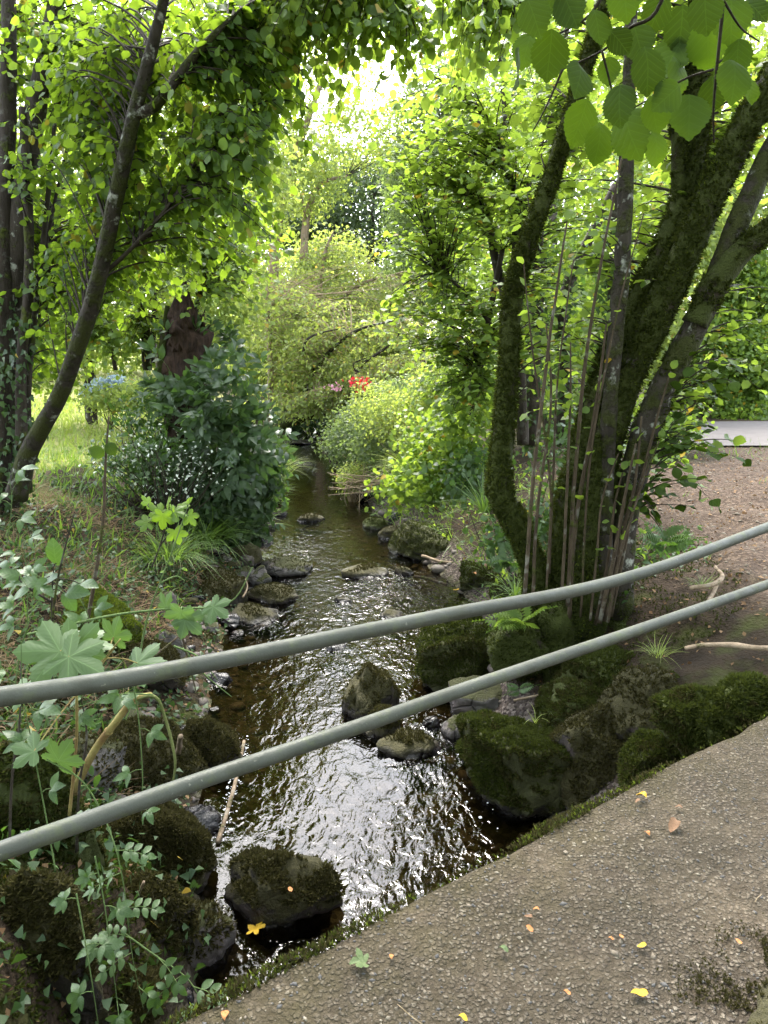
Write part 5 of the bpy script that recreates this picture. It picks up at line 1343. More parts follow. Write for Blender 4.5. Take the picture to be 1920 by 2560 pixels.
# dry grass thatch on the left bank
def thatch(n, xr, yr, test, mat, name, size, tm, flatness=.35, lean=(.4, -.2, 0), label=None):
    P = scatter_ground(n, xr, yr, test, -.01); N = nrm_ground(P)
    D = unit(N * flatness + R.normal(0, .6, P.shape) + np.array(lean))
    g = Geo()
    k = R.integers(0, len(tm), len(P))
    S = R.uniform(*size, len(P))
    for i in range(len(tm)):
        m = k == i
        g.scatter(tm[i], P[m], D[m], R.normal(size=(m.sum(), 3)) * .7 + UP, S[m])
    return stuff(name, g, M[mat], label)
patch = lambda f, th: (lambda x, y: fbm(np.stack([x, y, x * 0], 1) * f + 5.5, 3) > th)
thatch(19000, (-5.2, -1.6), (3.4, 9.6), lambda x, y, z: lb(x, y, z) & (fbm(np.stack([x, y, x * 0], 1) * 1.1, 3) > -.12), 'straw', 'dry_grass', (.10, .30), T_STRAND)
thatch(5200, (-6, -1.7), (3.0, 12), lambda x, y, z: lb(x, y, z), 'grass', 'green_grass', (.10, .26), T_BLADE_S, 1.0, (0, 0, .3))
thatch(16000, (-13, -3.2), (10, 24), lambda x, y, z: Lx(y) - x > 1.8, 'lawn', 'lawn_grass', (.12, .30), T_BLADE_S, 1.0, (0, 0, .4))
thatch(7000, (-3.6, 1.5), (11.5, 22), lambda x, y, z: ((Lx(y) - x > .02) & (Lx(y) - x < 1.3)) | ((x - Rx(y) > .05) & (x - Rx(y) < 1.5)), 'grass', 'bank_grass', (.25, .6), T_BLADE, .9, (.5, -.1, .2))
thatch(7000, (1.2, 8), (4.6, 12.5), lambda x, y, z: (x - Rx(y) > 1.5) & ~deckside(x, y) & (fbm(np.stack([x, y, x * 0], 1) * .8, 3) > .02), 'straw', 'path_straw', (.05, .16), T_STRAND, .12, (0, 0, 0))
thatch(1300, (2.2, 9), (8, 13), lambda x, y, z: (fbm(np.stack([x, y, x * 0], 1) * .7 + 9, 3) > .08), 'grass', 'verge_grass', (.06, .20), T_BLADE_S, 1.1, (0, 0, .4))
# ivy and small leaves over the left bank, thicker beside the bridge
def carpet(n, xr, yr, test, mat, name, size, tm, lift=.05, keep=0):
    P = scatter_ground(n, xr, yr, test); N = nrm_ground(P)
    P = P + N * np.abs(R.normal(lift, lift * .6, len(P)))[:, None]
    g = Geo().scatter(tm, P, unit(R.normal(0, .8, P.shape) - N * .25 - UP * .35), N + R.normal(0, .4, P.shape), R.uniform(*size, len(P)))
    return stuff(name, g, M[mat])
carpet(14000, (-5.5, -.9), (1.2, 9.5), lambda x, y, z: lb(x, y, z) & (fbm(np.stack([x, y, x * 0], 1) * 1.4 + 3, 3) > -.05), 'ivy', 'ivy_groundcover', (.03, .07), T_IVY)
carpet(4200, (-3.2, -.85), (1.0, 4.2), lambda x, y, z: (Lx(y) - x > .05) & ~deckside(x, y), 'ivy', 'ivy_groundcover', (.025, .06), T_IVY, .07)
carpet(3000, (-4.5, -1.0), (1.2, 6.5), lambda x, y, z: lb(x, y, z), 'bramble', 'low_weeds', (.04, .09), T_LANCE, .12)
carpet(4500, (-4.5, -1.0), (1.2, 8), lambda x, y, z: (Lx(y) - x > .15) & ~deckside(x, y), 'litter', 'leaf_litter', (.02, .06), T_SMALL, .015)
carpet(5200, (.8, 8), (4.2, 12.5), lambda x, y, z: (x - Rx(y) > .4) & ~deckside(x, y), 'litter', 'leaf_litter', (.02, .055), T_SMALL, .012)
rb_ = lambda a, b: (lambda x, y, z: (x - Rx(y) > a) & (x - Rx(y) < b) & ~deckside(x, y))
carpet(5200, (-.5, 5), (6.0, 13), rb_(.35, 1.8), 'hazel_light', 'low_weeds', (.04, .10), T_LANCE, .16)
thatch(3600, (-.5, 5), (6.2, 13), rb_(.3, 1.7), 'grass', 'green_grass', (.15, .42), T_BLADE, 1.0, (-.3, -.2, .3))
carpet(700, (1.9, 2.9), (5.2, 8.0), lambda x, y, z: (fbm(np.stack([x, y, x * 0], 1) * 1.3, 3) > -.05), 'bramble', 'low_weeds', (.04, .09), T_LANCE, .13)
carpet(6000, (-3.4, -1.1), (3.4, 9.5), lambda x, y, z: (Lx(y) - x > .02) & (Lx(y) - x < 1.1) & ~deckside(x, y) & (fbm(np.stack([x, y, x * 0], 1) * 2 + 3, 3) > -.1), 'ivy', 'ivy_groundcover', (.03, .065), T_IVY, .05)
carpet(2600, (-3.4, -1.0), (3.0, 9.5), lambda x, y, z: (Lx(y) - x > -.02) & (Lx(y) - x < 1.0) & ~deckside(x, y), 'litter', 'leaf_litter', (.03, .07), T_SMALL, .015)
# moss and tufts on soil near the roots and the bank beside the bridge
P = scatter_ground(30000, (-3.0, -.9), (1.2, 4.6), lambda x, y, z: (Lx(y) - x > .08) & ~deckside(x, y) & (fbm(np.stack([x, y, z], 1) * 2.2, 3) > -.32)); N = nrm_ground(P)
g = Geo().scatter(T_TUFT, P, unit(N + R.normal(0, .5, P.shape)), R.normal(size=P.shape), R.uniform(.012, .03, len(P)), 0, False); stuff('moss_carpet', g, M['moss_tuft'])
P = scatter_ground(12000, (1.0, 4.5), (3.2, 7), lambda x, y, z: (x - Rx(y) > .25) & ~deckside(x, y) & (x - Rx(y) < 2.2) & (fbm(np.stack([x, y, z], 1) * 1.8 + 7, 3) > -.02)); N = nrm_ground(P)
g = Geo().scatter(T_TUFT, P, unit(N + R.normal(0, .5, P.shape)), R.normal(size=P.shape), R.uniform(.012, .026, len(P)), 0, False); stuff('moss_carpet', g, M['moss_tuft'])
# gravel of the little shore and pebbles in the bed
P = scatter_ground(6500, (-2.4, 2.2), (2, 14), lambda x, y, z: (z < WL + .24) & (z > WL - .23) & ((x - Rx(y) > -.9) | (Lx(y) - x > -.8)))
g = Geo().scatter((ICO[1][0] * [.8, 1, .55], [ICO[1][1]]), P[:600], R.normal(size=(min(600, len(P)), 3)) * [1, 1, .2], np.tile(UP, (min(600, len(P)), 1)), R.gamma(3, .012, min(600, len(P))) + .008)
g.scatter((OCT[0] * [.8, 1, .6], [OCT[1]]), P[600:], R.normal(size=(len(P[600:]), 3)) * [1, 1, .2], np.tile(UP, (len(P[600:]), 1)), R.gamma(3, .005, len(P[600:])) + .004, 0)
stuff('gravel', g, M['stones'])
# path stones
P = scatter_ground(6000, (2.0, 9), (4, 12.5), lambda x, y, z: (x - Rx(y) > 2.0) & ~deckside(x, y))
g = Geo().scatter((OCT[0] * [.8, 1, .5], [OCT[1]]), P, R.normal(size=P.shape) * [1, 1, .2], np.tile(UP, (len(P), 1)), R.gamma(2, .005, len(P)) + .004)
stuff('path_gravel', g, M['chips'])

rr_ = np.random.default_rng(21)
ys_st = np.sort(rr_.uniform(3.3, 9.5, 46)); ORD = ('nearest', 'second', 'third', 'fourth', 'fifth', 'sixth', 'seventh', 'eighth', 'ninth', 'tenth')
SC = ('grey', 'mossy brown', 'pale', 'black wet', 'dull grey')
for k in range(46):
    y = float(ys_st[k]); x = float(Lx(y)) - rr_.uniform(-.12, .55)
    w = rr_.uniform(.08, .26)
    V, Fc = rock_shape(3 if w > .15 else 2, 500 + k, (w, w * rr_.uniform(.6, 1), w * rr_.uniform(.4, .75)))
    c = np.array([x, y, max(gz(x, y), WL - .04) + w * .14])
    solo('stone', Geo().add(V + c, Fc), M[('rock_bare', 'rock_brownmoss', 'rock_pale', 'rock_wet', 'stones')[k % 5]], 'small %s loose stone, %s of its colour from the bridge along the left bank' % (SC[k % 5], ORD[k // 5]), 'stone', c, 'loose stones along the left shore')
# ------------------------------------------------------------------ grass tufts and ferns
def tuft_plant(label, u, v, y, n, L, mat='grass', spread=.10, lean=(0, 0, 0), keep=160, name='grass_tuft', z=None):
    c = at(u, v, y)
    t = thing(name, label, 'grass tuft', c)
    a = R.uniform(0, 6.28, n)
    d = unit(np.stack([np.cos(a), np.sin(a), R.uniform(.7, 2.0, n)], 1) + np.array(lean))
    P = c + np.stack([np.cos(a), np.sin(a), a * 0], 1) * R.uniform(0, spread, (n, 1))
    N = UP + R.normal(0, .2, (n, 3)) - d * .2
    part_copies('blade', leaf_meshes('bl' + mat, T_BLADE, M[mat]), P[:keep], d[:keep], N[:keep], R.uniform(.5, 1.1, min(n, keep)) * L, t)
    if n > keep:
        g = Geo()
        for i in range(3):
            m = np.arange(keep, n)[(np.arange(keep, n) % 3) == i]
            g.scatter(T_BLADE[i], P[m], d[m], N[m], R.uniform(.5, 1.1, len(m)) * L)
        obj('blades', g, M[mat], t, kind='stuff')
    return t
tuft_plant('large arching grass tuft hanging over the left bank below the ivy curtain', 440, 1165, 9.2, 260, .62, lean=(.25, -.5, 0), spread=.35)
tuft_plant('long grass below the bright sapling leaves on the left bank', 370, 1200, 8.0, 260, .46, lean=(.3, -.5, 0), spread=.35)
tuft_plant('grass with arching blades in deep shade under the elder bush', 420, 1120, 9.6, 160, .7, lean=(.2, -.4, .2), spread=.3)
tuft_plant('tuft of long arching blades on the right bank left of the bent trunk', 1045, 1105, 6.9, 60, .50, lean=(-.5, -.3, .2), spread=.06)
tuft_plant('small grass tuft at the foot of the bent mossy trunk', 1115, 1285, 5.6, 50, .30, spread=.06)
tuft_plant('short grass tuft on the path beside the upper rail', 1515, 1265, 5.2, 60, .14, spread=.08)
tuft_plant('dry grass tuft on the bank edge under the lower rail', 1420, 1415, 4.2, 50, .16, 'lawn', spread=.06)
tuft_plant('bright grass hanging at the left rim of the upper stream', 588, 1020, 13.5, 200, .6, 'lawn', lean=(.35, -.4, .2), spread=.4)
tuft_plant('bright grass on the right bank above the pool', 900, 1020, 11.5, 200, .7, 'lawn', lean=(-.5, -.4, .1), spread=.5)
tuft_plant('thin wisp of grass growing on the largest boulder', 1155, 1560, 4.2, 7, .20, 'lawn', spread=.02)
def frond(n=14):
    V, Fc = [], []
    for i in range(n):
        t = .08 + .9 * i / n
        w = .34 * math.sin(min(1, t * 1.25 + .12) * math.pi) ** .7 * (1.02 - t * .35)
        for sg in (-1, 1):
            k = len(V); z = -.30 * t * t
            V += [(0, t, z), (sg * w * .55, t + .055 + w * .1, z + .02), (sg * w, t + .06, z - .05), (sg * w * .55, t - .012, z + .01)]
            Fc.append((k, k + 1, k + 2, k + 3) if sg < 0 else (k + 3, k + 2, k + 1, k))
    k = len(V); V += [(-.006, 0, 0), (.006, 0, 0), (0, 1, -.3)]
    return np.array(V), [np.array(Fc), np.array([(k, k + 1, k + 2)])]
T_FROND = frond()
def fern(label, u, v, y, n, L, mat='fern', lean=(0, -.5, .2), dirs=None):
    c = at(u, v, y)
    t = thing('fern', label, 'fern', c)
    a = np.linspace(0, 6.28, n, endpoint=False) + R.normal(0, .3, n)
    d = unit(np.stack([np.cos(a), np.sin(a) * .7, R.uniform(.15, .6, n)], 1) + np.array(lean)) if dirs is None else unit(np.array(dirs))
    part_copies('frond', leaf_meshes('fr' + mat, [T_FROND], M[mat]), np.tile(c, (n, 1)), d, UP + R.normal(0, .25, (n, 3)) - np.array([0, .5, 0]), R.uniform(.75, 1.1, n) * L, t)
fern('bright fern spreading left at the hazel foot behind the upper rail', 1130, 1345, 5.05, 7, .36, lean=(-.8, -.3, .1))
fern('dark little fern beside the bent mossy trunk', 1105, 1215, 6.1, 6, .30, 'bramble', lean=(-.4, -.4, 0))
fern('small fern in the gap above the mossy boulders', 1120, 1490, 4.7, 3, .16, 'bramble', lean=(-.6, -.3, 0))
fern('small fern under the mossy hump at the bridge edge', 1500, 1560, 3.3, 3, .14, 'bramble', lean=(.1, -.6, -.5))
fern('fern in the shade right of the coppiced hazel', 1435, 1180, 5.6, 6, .34, 'bramble')
fern('tiny fern among the brown moss beside the thick stalk', 195, 1570, 2.75, 4, .09, 'bramble')
fern('fern hanging over the right bank below the sapling shrub', 945, 1085, 8.3, 5, .32, lean=(-.6, -.5, 0))

# ------------------------------------------------------------------ single plants near the bridge, leaf by leaf
def plant(name, label, cat, stems, leaves, mat, hi, hikey, stem_mat='stem_green', r=.003, petiole=True):
    """stems: lists of (u, v, y); leaves: (u, v, y, size, (ax, az) direction in view, facing)"""
    t = thing(name, label, cat, at(*stems[0][0]))
    Cs = []
    for i, s in enumerate(stems):
        C = stem3(s, 24); Cs.append(C)
        obj('stem', Geo().add(*tube(C, [r, r * .8, r * .35], 7, .1, i)), M[stem_mat], t)
    A = np.concatenate(Cs)
    P, D, N, S = [], [], [], []
    pg = Geo()
    for (u, v, y, s_, d, f) in leaves:
        c = at(u, v, y); d = unit(np.array([d[0], R.normal(-.15, .15), d[1]]))
        b = c - d * s_ * .5
        P.append(b); D.append(d); S.append(s_ * (.85 if mat == 'maple_bright' else 1)); N.append(np.asarray(f, float) + R.normal(0, .12, 3))
        if petiole:
            q_ = A[np.argmin(np.linalg.norm(A - b, axis=1) + R.random(len(A)) * .03)]
            pg.add(*tube(bez(q_, (q_ + b) / 2 + UP * .02, b + d * s_ * .09, 6), [r * .5, r * .35], 5, cap=False))
    if pg.n: obj('petioles', pg, M[stem_mat], t, kind='stuff')
    part_copies('leaf', leaf_meshes(hikey, hi, M[mat]), np.array(P), np.array(D), np.array(N), np.array(S), t)
    return t
f0 = (0, -.75, .75)
plant('sycamore_sapling', 'sapling with big pale lobed leaves just behind the upper rail at the left', 'sapling',
      [[(150, 1760, 2.25), (165, 1600, 2.2), (165, 1450, 2.15), (170, 1370, 2.15)], [(165, 1500, 2.15), (230, 1420, 2.2), (260, 1380, 2.2)]],
      [(72, 1405, 2.05, .185, (-.9, .15), (.1, -.8, .8)), (185, 1372, 2.15, .165, (.5, .6), (0, -.5, .9)), (215, 1390, 2.2, .150, (.95, -.1), (.1, -.35, 1)), (192, 1438, 2.0, .165, (.85, -.35), (0, -.7, .8)), (250, 1352, 2.3, .115, (.3, 1), (0, -.9, .5)),
       (330, 1432, 2.3, .150, (.9, .1), (0, -.6, .8)), (140, 1620, 2.0, .125, (.5, .75), (.1, -.9, .4)), (45, 1615, 1.9, .10, (-.9, .2), (0, -.5, .9)), (30, 1500, 2.1, .10, (-.8, -.3), (0, -.6, .8))],
      'maple', T_MAPLE, 'maple', 'stalk_old', .006)
plant('sycamore_seedling', 'seedling with bright yellow green lobed leaves on the left bank', 'sapling',
      [[(328, 1225, 6.2), (345, 1180, 6.2), (362, 1120, 6.2), (366, 1085, 6.2)], [(352, 1150, 6.2), (335, 1115, 6.2), (318, 1090, 6.2)], [(345, 1180, 6.2), (370, 1150, 6.2), (385, 1170, 6.2)]],
      [(300, 1128, 6.15, .19, (-1, .1), f0), (350, 1135, 6.1, .22, (-.1, -1), (0, -.9, .4)), (330, 1095, 6.2, .20, (-.6, .5), f0), (385, 1168, 6.1, .20, (.3, -1), (0, -.8, .5)), (395, 1110, 6.15, .20, (.9, -.2), f0), (418, 1128, 6.2, .18, (.6, -.8), f0), (365, 1078, 6.3, .20, (.3, .8), (0, -.5, .9)), (402, 1092, 6.25, .18, (.9, .3), (0, -.5, .9)), (372, 1100, 6.15, .17, (.1, .3), f0), (312, 1075, 6.3, .16, (-.5, .8), (0, -.5, 1))],
      'maple_bright', T_MAPLE, 'maple_bright', 'bark_dark', .008)
plant('upright_sapling', 'dark thin sapling with one upright oval leaf at its tip, far left', 'sapling', [[(112, 1480, 2.6), (112, 1360, 2.6), (112, 1290, 2.6), (116, 1225, 2.6)], [(112, 1300, 2.6), (60, 1270, 2.6), (40, 1250, 2.6)]],
      [(118, 1193, 2.6, .115, (-.05, 1), (0, -1, .15)), (60, 1258, 2.6, .10, (-.9, .2), f0), (85, 1268, 2.55, .09, (-.5, -.6), f0), (165, 1280, 2.55, .10, (.8, .1), f0), (150, 1300, 2.6, .09, (.5, -.8), f0), (40, 1285, 2.55, .10, (-.7, -.4), f0), (20, 1240, 2.6, .09, (-.8, .4), f0), (190, 1262, 2.6, .09, (1, .1), (0, -.4, .9))], 'bramble', T_OVAL_HI, 'oval', 'bark_dark', .005)
plant('hogweed', 'long green stem reaching right over the bank with cut leaves at its tip', 'plant', [[(60, 1370, 2.6), (140, 1352, 2.55), (250, 1328, 2.5), (380, 1314, 2.5), (462, 1312, 2.5), (510, 1290, 2.5), (545, 1225, 2.5)]],
      [(478, 1322, 2.45, .10, (.9, -.4), f0), (455, 1318, 2.5, .085, (.8, .3), f0), (385, 1345, 2.45, .10, (-.3, -1), (0, -.9, .4)), (362, 1295, 2.5, .095, (.3, .8), f0), (420, 1355, 2.45, .11, (.9, -.8), f0)], 'maple', T_MAPLE[1:3], 'maple_cut', 'stem_green', .0055)
plant('hogweed', 'tall thin green stem with small yellow green leaves leaning right', 'plant', [[(296, 1450, 2.9), (320, 1330, 2.9), (372, 1190, 2.9), (410, 1080, 2.9)], [(345, 1260, 2.9), (380, 1245, 2.9), (400, 1255, 2.9)]],
      [(365, 1215, 2.9, .04, (-.6, .5), f0), (385, 1205, 2.9, .04, (.9, .3), f0), (400, 1230, 2.9, .035, (.8, -.3), f0), (350, 1235, 2.9, .035, (-.9, 0), f0), (410, 1080, 2.9, .05, (.6, .8), f0)], 'maple_bright', [T_LANCE_HI[0]], 'lance_b', 'stem_green', .0045)
# thick broken hogweed stalk, hollow and ribbed
hs = thing('broken_stalk', 'thick broken green and purple hogweed stalk leaning on the left bank', 'stalk', at(158, 1712, 2.75))
C = stem3([(158, 1712, 2.75), (205, 1620, 2.72), (250, 1560, 2.68), (288, 1512, 2.65), (326, 1500, 2.62)], 40)
obj('stalk', Geo().add(*tube(C, [.017, .016, .015, .0125, .010], 14, .06, 2)), M['stalk_old'], hs)
C2 = stem3([(288, 1512, 2.65), (335, 1505, 2.6), (358, 1555, 2.6), (378, 1640, 2.6), (372, 1700, 2.6)], 40)
obj('stalk', Geo().add(*tube(C2, [.007, .006, .006, .004], 12, .06, 3)), M['stalk'], hs)
for k, f in enumerate((.0, .42, .72)):
    p = C[int(f * 39)]; d_ = unit(C[min(int(f * 39) + 1, 39)] - p)
    obj('node_ring', Geo().add(*tube(np.array([p - d_ * .006, p, p + d_ * .006]), [.0175, .0195, .0175], 14)), M['stalk_old'], hs)
# tall dry stalk
ds = thing('dry_stalk', 'tall dry brown stalk standing in front of the left bank', 'stalk', at(170, 1450, 3.0))
obj('stalk', Geo().add(*tube(stem3([(165, 1460, 3.0), (200, 1280, 3.0), (222, 1130, 3.0), (228, 1000, 3.0), (235, 900, 3.0)], 40), [.010, .008, .006, .0035], 8, .2, 4)), M['shoot'], ds)
part_copies('leaf', leaf_meshes('hi_hazel_near', T_HAZEL_HI, M['hazel_near']), np.array([at(225, 985, 3.0), at(232, 955, 3.0)]), np.array([[-.8, -.2, .5], [.5, -.3, -.8]]), np.array([[0, -.8, .6], [0, -.9, .4]]), np.array([.07, .065]), ds)

def vine(name, label, cat, pts, groups, kind, size, mat, hi, hikey, r=.0028, stem='stem_green', stagger=.04):
    C = stem3(pts, 60)
    t = thing(name, label, cat, C[0])
    g = Geo().add(*tube(C, [r, r * .8, r * .4], 6, .1, 1))
    P, D, N, S = [], [], [], []
    for i, f in enumerate(groups):
        k = min(int(f * 59), 58); p = C[k]; T = unit(C[k + 1] - C[k])
        sg = 1 if i % 2 else -1
        ax = unit(np.array([sg * 1.0, -.35, .15]) + T * .25 + R.normal(0, .3, 3))
        nn = unit(np.array([0, -.65, .8]) + R.normal(0, .25, 3))
        l = size * R.uniform(.8, 1.15)
        if kind == 'pinnate':
            p_, d_, n_ = pinnate(p, ax, nn, 3, l * 2.6, l)
            P += list(p_); D += list(d_); N += list(n_); S += [l] * len(p_)
            g.add(*tube(np.array([p, p + ax * l * 1.3 - UP * .08 * l, p + ax * l * 2.47 - UP * .25 * 2.6 * l]), [r * .6, r * .3], 5, cap=False))
        else:
            b = p + ax * l * .8; s = np.cross(ax, nn)
            g.add(*tube(np.array([p, p + ax * l * .4 + UP * .1 * l, b]), [r * .6, r * .4], 5, cap=False))
            for an, kk in ((0, 1.15), (65, .95), (-65, .95)) if kind == 'three' else ((0, 1.15), (48, 1), (-48, 1), (100, .8), (-100, .8)):
                a = math.radians(an)
                P.append(b); D.append(ax * math.cos(a) + s * math.sin(a) - UP * .15 + R.normal(0, .08, 3)); N.append(nn + R.normal(0, .15, 3)); S.append(l * kk)
    obj('stem', g, M[stem], t)
    part_copies('leaf', leaf_meshes(hikey, hi, M[mat]), np.array(P), np.array(D), np.array(N), np.array(S), t)
    return t
rose = ('bramble', T_OVAL_HI, 'rose'); brm = ('bramble', T_LANCE_HI, 'bramble')
vine('dog_rose', 'arching rose stem with feathered leaves over the large left boulder', 'rose', [(100, 1640, 2.0), (180, 1690, 2.0), (235, 1790, 2.0), (265, 1900, 1.98), (285, 2060, 1.95), (310, 2180, 1.9)], (.36, .5, .58, .68, .8, .92), 'pinnate', .036, *rose)
vine('dog_rose', 'rose shoot with small round leaflets trailing to the water at the bottom', 'rose', [(260, 2010, 1.95), (330, 2060, 1.9), (400, 2110, 1.88), (432, 2160, 1.85), (445, 2230, 1.85)], (.1, .3, .48, .62, .78, .95), 'pinnate', .038, *rose)
vine('bramble', 'bramble stem with five part leaves on the lower left bank', 'bramble', [(205, 1850, 1.95), (225, 1950, 1.95), (240, 2060, 1.9), (265, 2260, 1.8)], (.12, .36, .6, .85), 'five', .052, *brm)
vine('bramble', 'bramble climbing from the lower left corner with large leaves', 'bramble', [(165, 1930, 1.9), (185, 2040, 1.85), (200, 2130, 1.8), (225, 2300, 1.75)], (.05, .35, .7), 'five', .056, *brm)
vine('bramble', 'tall bramble stem at the left edge between the rails', 'bramble', [(120, 1880, 2.0), (95, 1740, 2.0), (72, 1620, 2.0), (50, 1500, 2.0), (45, 1380, 2.0)], (.15, .32, .5, .68, .85), 'three', .070, *brm)
vine('bramble', 'thin hanging bramble shoot behind the rails right of the thick stalk', 'bramble', [(285, 1460, 2.35), (300, 1560, 2.35), (308, 1680, 2.35), (305, 1760, 2.35)], (.12, .38, .62, .9), 'three', .060, *brm)
vine('bramble', 'leafy bramble in the shade at the far left above the lobed leaves', 'bramble', [(30, 1500, 2.5), (45, 1400, 2.5), (70, 1300, 2.55), (30, 1220, 2.6)], (.1, .3, .5, .7, .95), 'three', .075, *brm)
vine('bramble', 'bramble with pale leaves below the upright sapling', 'bramble', [(200, 1420, 2.8), (190, 1330, 2.8), (150, 1270, 2.8), (90, 1250, 2.8)], (.2, .4, .6, .8, 1.0), 'three', .070, *brm)
vine('bramble', 'bramble shoot with red tinged stem just below the upper rail', 'bramble', [(330, 1500, 2.5), (260, 1500, 2.45), (190, 1520, 2.4), (120, 1540, 2.4)], (.15, .4, .62, .85), 'three', .058, *brm)
vine('nettle', 'nettle like weed with paired leaves on the left bank slope', 'weed', [(60, 1350, 3.4), (58, 1260, 3.4), (50, 1150, 3.4)], (.2, .35, .5, .65, .8, .95), 'three', .075, *brm)
vine('nettle', 'weed with drooping leaves beside the mossy mound on the left', 'weed', [(15, 1180, 4.2), (25, 1090, 4.2), (20, 1020, 4.2)], (.2, .35, .5, .65, .8, .95), 'three', .09, *brm)
for k, (u, v, lab) in enumerate(((105, 1280, 'first thin bare brown stem left of the dry stalk'), (20, 1600, 'bare dark stem by the left border between the rails'), (165, 1620, 'bare brown stem leaning behind the near lobed leaf'))):
    C = stem3([(u, v + 220, 2.4), (u + 6, v + 80, 2.4), (u + 22, v - 40, 2.4), (u + 55 - 30 * k, v - 170, 2.4)], 24)
    solo('dead_twig', Geo().add(*tube(C, [.0055, .0045, .002], 7, .1, k)), M['bark_dark'], lab, 'twig', C[0])

# ------------------------------------------------------------------ sticks, reeds, roots, fallen leaves
def stick(label, pts, r_, mat='shoot', name='stick', cat='stick'):
    W = np.array([onz(u, v, z) for u, v, z in pts])
    C = spline(W, 16) + .01 * fbm(spline(W, 16) * 9, 2)[:, None]
    return solo(name, Geo().add(*tube(C, r_, 7, .18, len(label))), M[mat], label, 'stick' if cat is None else cat, C[0])
stick('long dead stick across the gravel below the sloping boulder', [(912, 1200, -1.2), (950, 1212, -1.2), (985, 1216, -1.18), (1020, 1208, -1.1)], [.022, .018, .010], 'bark_pale')
stick('short thick stick on the gravel edge pointing to the water', [(895, 1245, -1.24), (930, 1252, -1.22), (965, 1262, -1.2)], [.016, .022, .018], 'shoot')
stick('bent stick lying on the gravel by the flat mossy slab', [(1010, 1232, -1.17), (1040, 1228, -1.13), (1060, 1222, -1.1)], [.014, .01], 'bark_pale')
stick('small stick on the gravel near the fern', [(1065, 1288, -1.18), (1085, 1276, -1.17)], [.014, .011], 'shoot')
stick('pale twig lying on the stones above the largest boulder', [(1110, 1512, -.95), (1150, 1505, -.92), (1190, 1497, -.9)], [.010, .008], 'bark_pale')
stick('twig curled over the path by the hazel foot', [(1395, 1350, -.12), (1450, 1330, -.08), (1520, 1310, -.03), (1560, 1240, -.02)], [.014, .016, .012], 'bark_pale', 'root', 'root')
stick('root crossing the path below the lower rail', [(1480, 1400, -.02), (1560, 1392, .0), (1640, 1400, .02), (1700, 1392, .02)], [.012, .016, .012], 'bark_pale', 'root', 'root')
stick('pale root hooked over the path behind the rails', [(1490, 1270, .0), (1540, 1262, .03), (1560, 1245, .02), (1545, 1225, .0)], [.014, .018, .012], 'bark_pale', 'root', 'root')
stick('pale twig standing against the lower left rock', [(285, 1990, -1.0), (298, 1945, -.85), (310, 1905, -.72)], [.009, .006], 'bark_pale')
stick('crooked pale twig lying by the reddish rock', [(325, 1990, -1.05), (355, 1985, -1.02), (385, 1988, -1.0)], [.010, .006], 'bark_pale')
stick('stick leaning against the rounded boulder on the left bank', [(385, 1625, -.9), (390, 1590, -.72)], [.02, .016], 'bark_pale')
stick('submerged pale pole along the current at the left', [(470, 1820, -1.29), (500, 1720, -1.285), (528, 1600, -1.28)], [.016, .014, .012], 'bark_pale', 'pole', 'stick')
stick('forked pale stick among the left shore stones', [(525, 1290, -1.15), (535, 1268, -1.08), (530, 1250, -1.0)], [.012, .008], 'bark_pale')
rh = thing('reed_heap', 'heap of pale dead reeds and brush on the right side of the pool', 'brush heap', onz(790, 1075, WL))
for k in range(60):
    a = at(R.uniform(820, 880), R.uniform(1030, 1065), 13.2 + R.normal(0, .25)); b = at(R.uniform(705, 800), R.uniform(1015, 1072), 13.6 + R.normal(0, .3))
    if k > 30: a = at(R.uniform(740, 840), R.uniform(1020, 1075), 13.4); b = a + R.normal(0, .3, 3) * [1, .6, .8]
    obj('reed', Geo().add(*tube(bez(a, (a + b) / 2 + R.normal(0, .08, 3), b, 7), [.012, .004], 4, .1, k, False)), M['twig_pale'], rh)
shrub('brush', 'yellow seed heads of brush over the dead reed heap', 'weeds', [(760, 1030, 13.8, 38, 30, .3, 55)], T_SMALL, 'far_yellow', .05, 10, .08, twig='twig_pale', twig_n=30, shell=.2)
# cut grass-like strands along the left shore
for k, (lab, pts) in enumerate((('pale bent reed hanging into the water below the upper rail', [(395, 1400, 2.9), (440, 1455, 2.95), (500, 1505, 3.0)]), ('brown reed stem slanting down the left bank', [(390, 1360, 2.9), (405, 1420, 2.9), (430, 1520, 2.95)]), ('green reed stem with a bent tip over the water', [(375, 1395, 2.8), (430, 1420, 2.8), (470, 1470, 2.85)]), ('tan reed leaning across the pale stones', [(330, 1420, 3.0), (390, 1370, 3.1), (420, 1330, 3.2)]))):
    C = stem3(pts, 16)
    solo('reed', Geo().add(*tube(C, [.005, .004, .002], 6, .1, k)), M['stem_green' if k % 2 == 0 else 'shoot'], lab, 'reed', C[0])

def fallen(u, v, z, size, mat, label, ang=0, hi=None, curl=0):
    tv = (hi or T_OVAL_HI)[int(u) % len(hi or T_OVAL_HI)]
    V = tv[0].copy(); V[:, 1] -= .5
    V[:, 2] += .10 * np.sin(V[:, 1] * 6 + u) + .25 * np.abs(V[:, 0]) * (1 + curl)
    V *= size * .85
    c, s_ = math.cos(ang), math.sin(ang)
    V = V @ np.array([[c, s_, 0], [-s_, c, 0], [0, 0, 1]])
    V[:, 2] -= V[:, 2].min() - .001
    p = onz(u, v, z)
    solo('fallen_leaf', Geo().add(V + p, tv[1]), M[mat], label, 'leaf', p)
fallen(1385, 1722, .008, .048, 'leaf_yellow', 'yellow curled leaf nearest the mossy edge on the deck', .8, curl=1)
fallen(1378, 1732, .008, .030, 'leaf_brown', 'tan scrap touching the curled yellow leaf on the deck', 1.9)
fallen(1397, 1802, .008, .032, 'leaf_orange', 'small orange leaf left of the big brown one on the deck', .3)
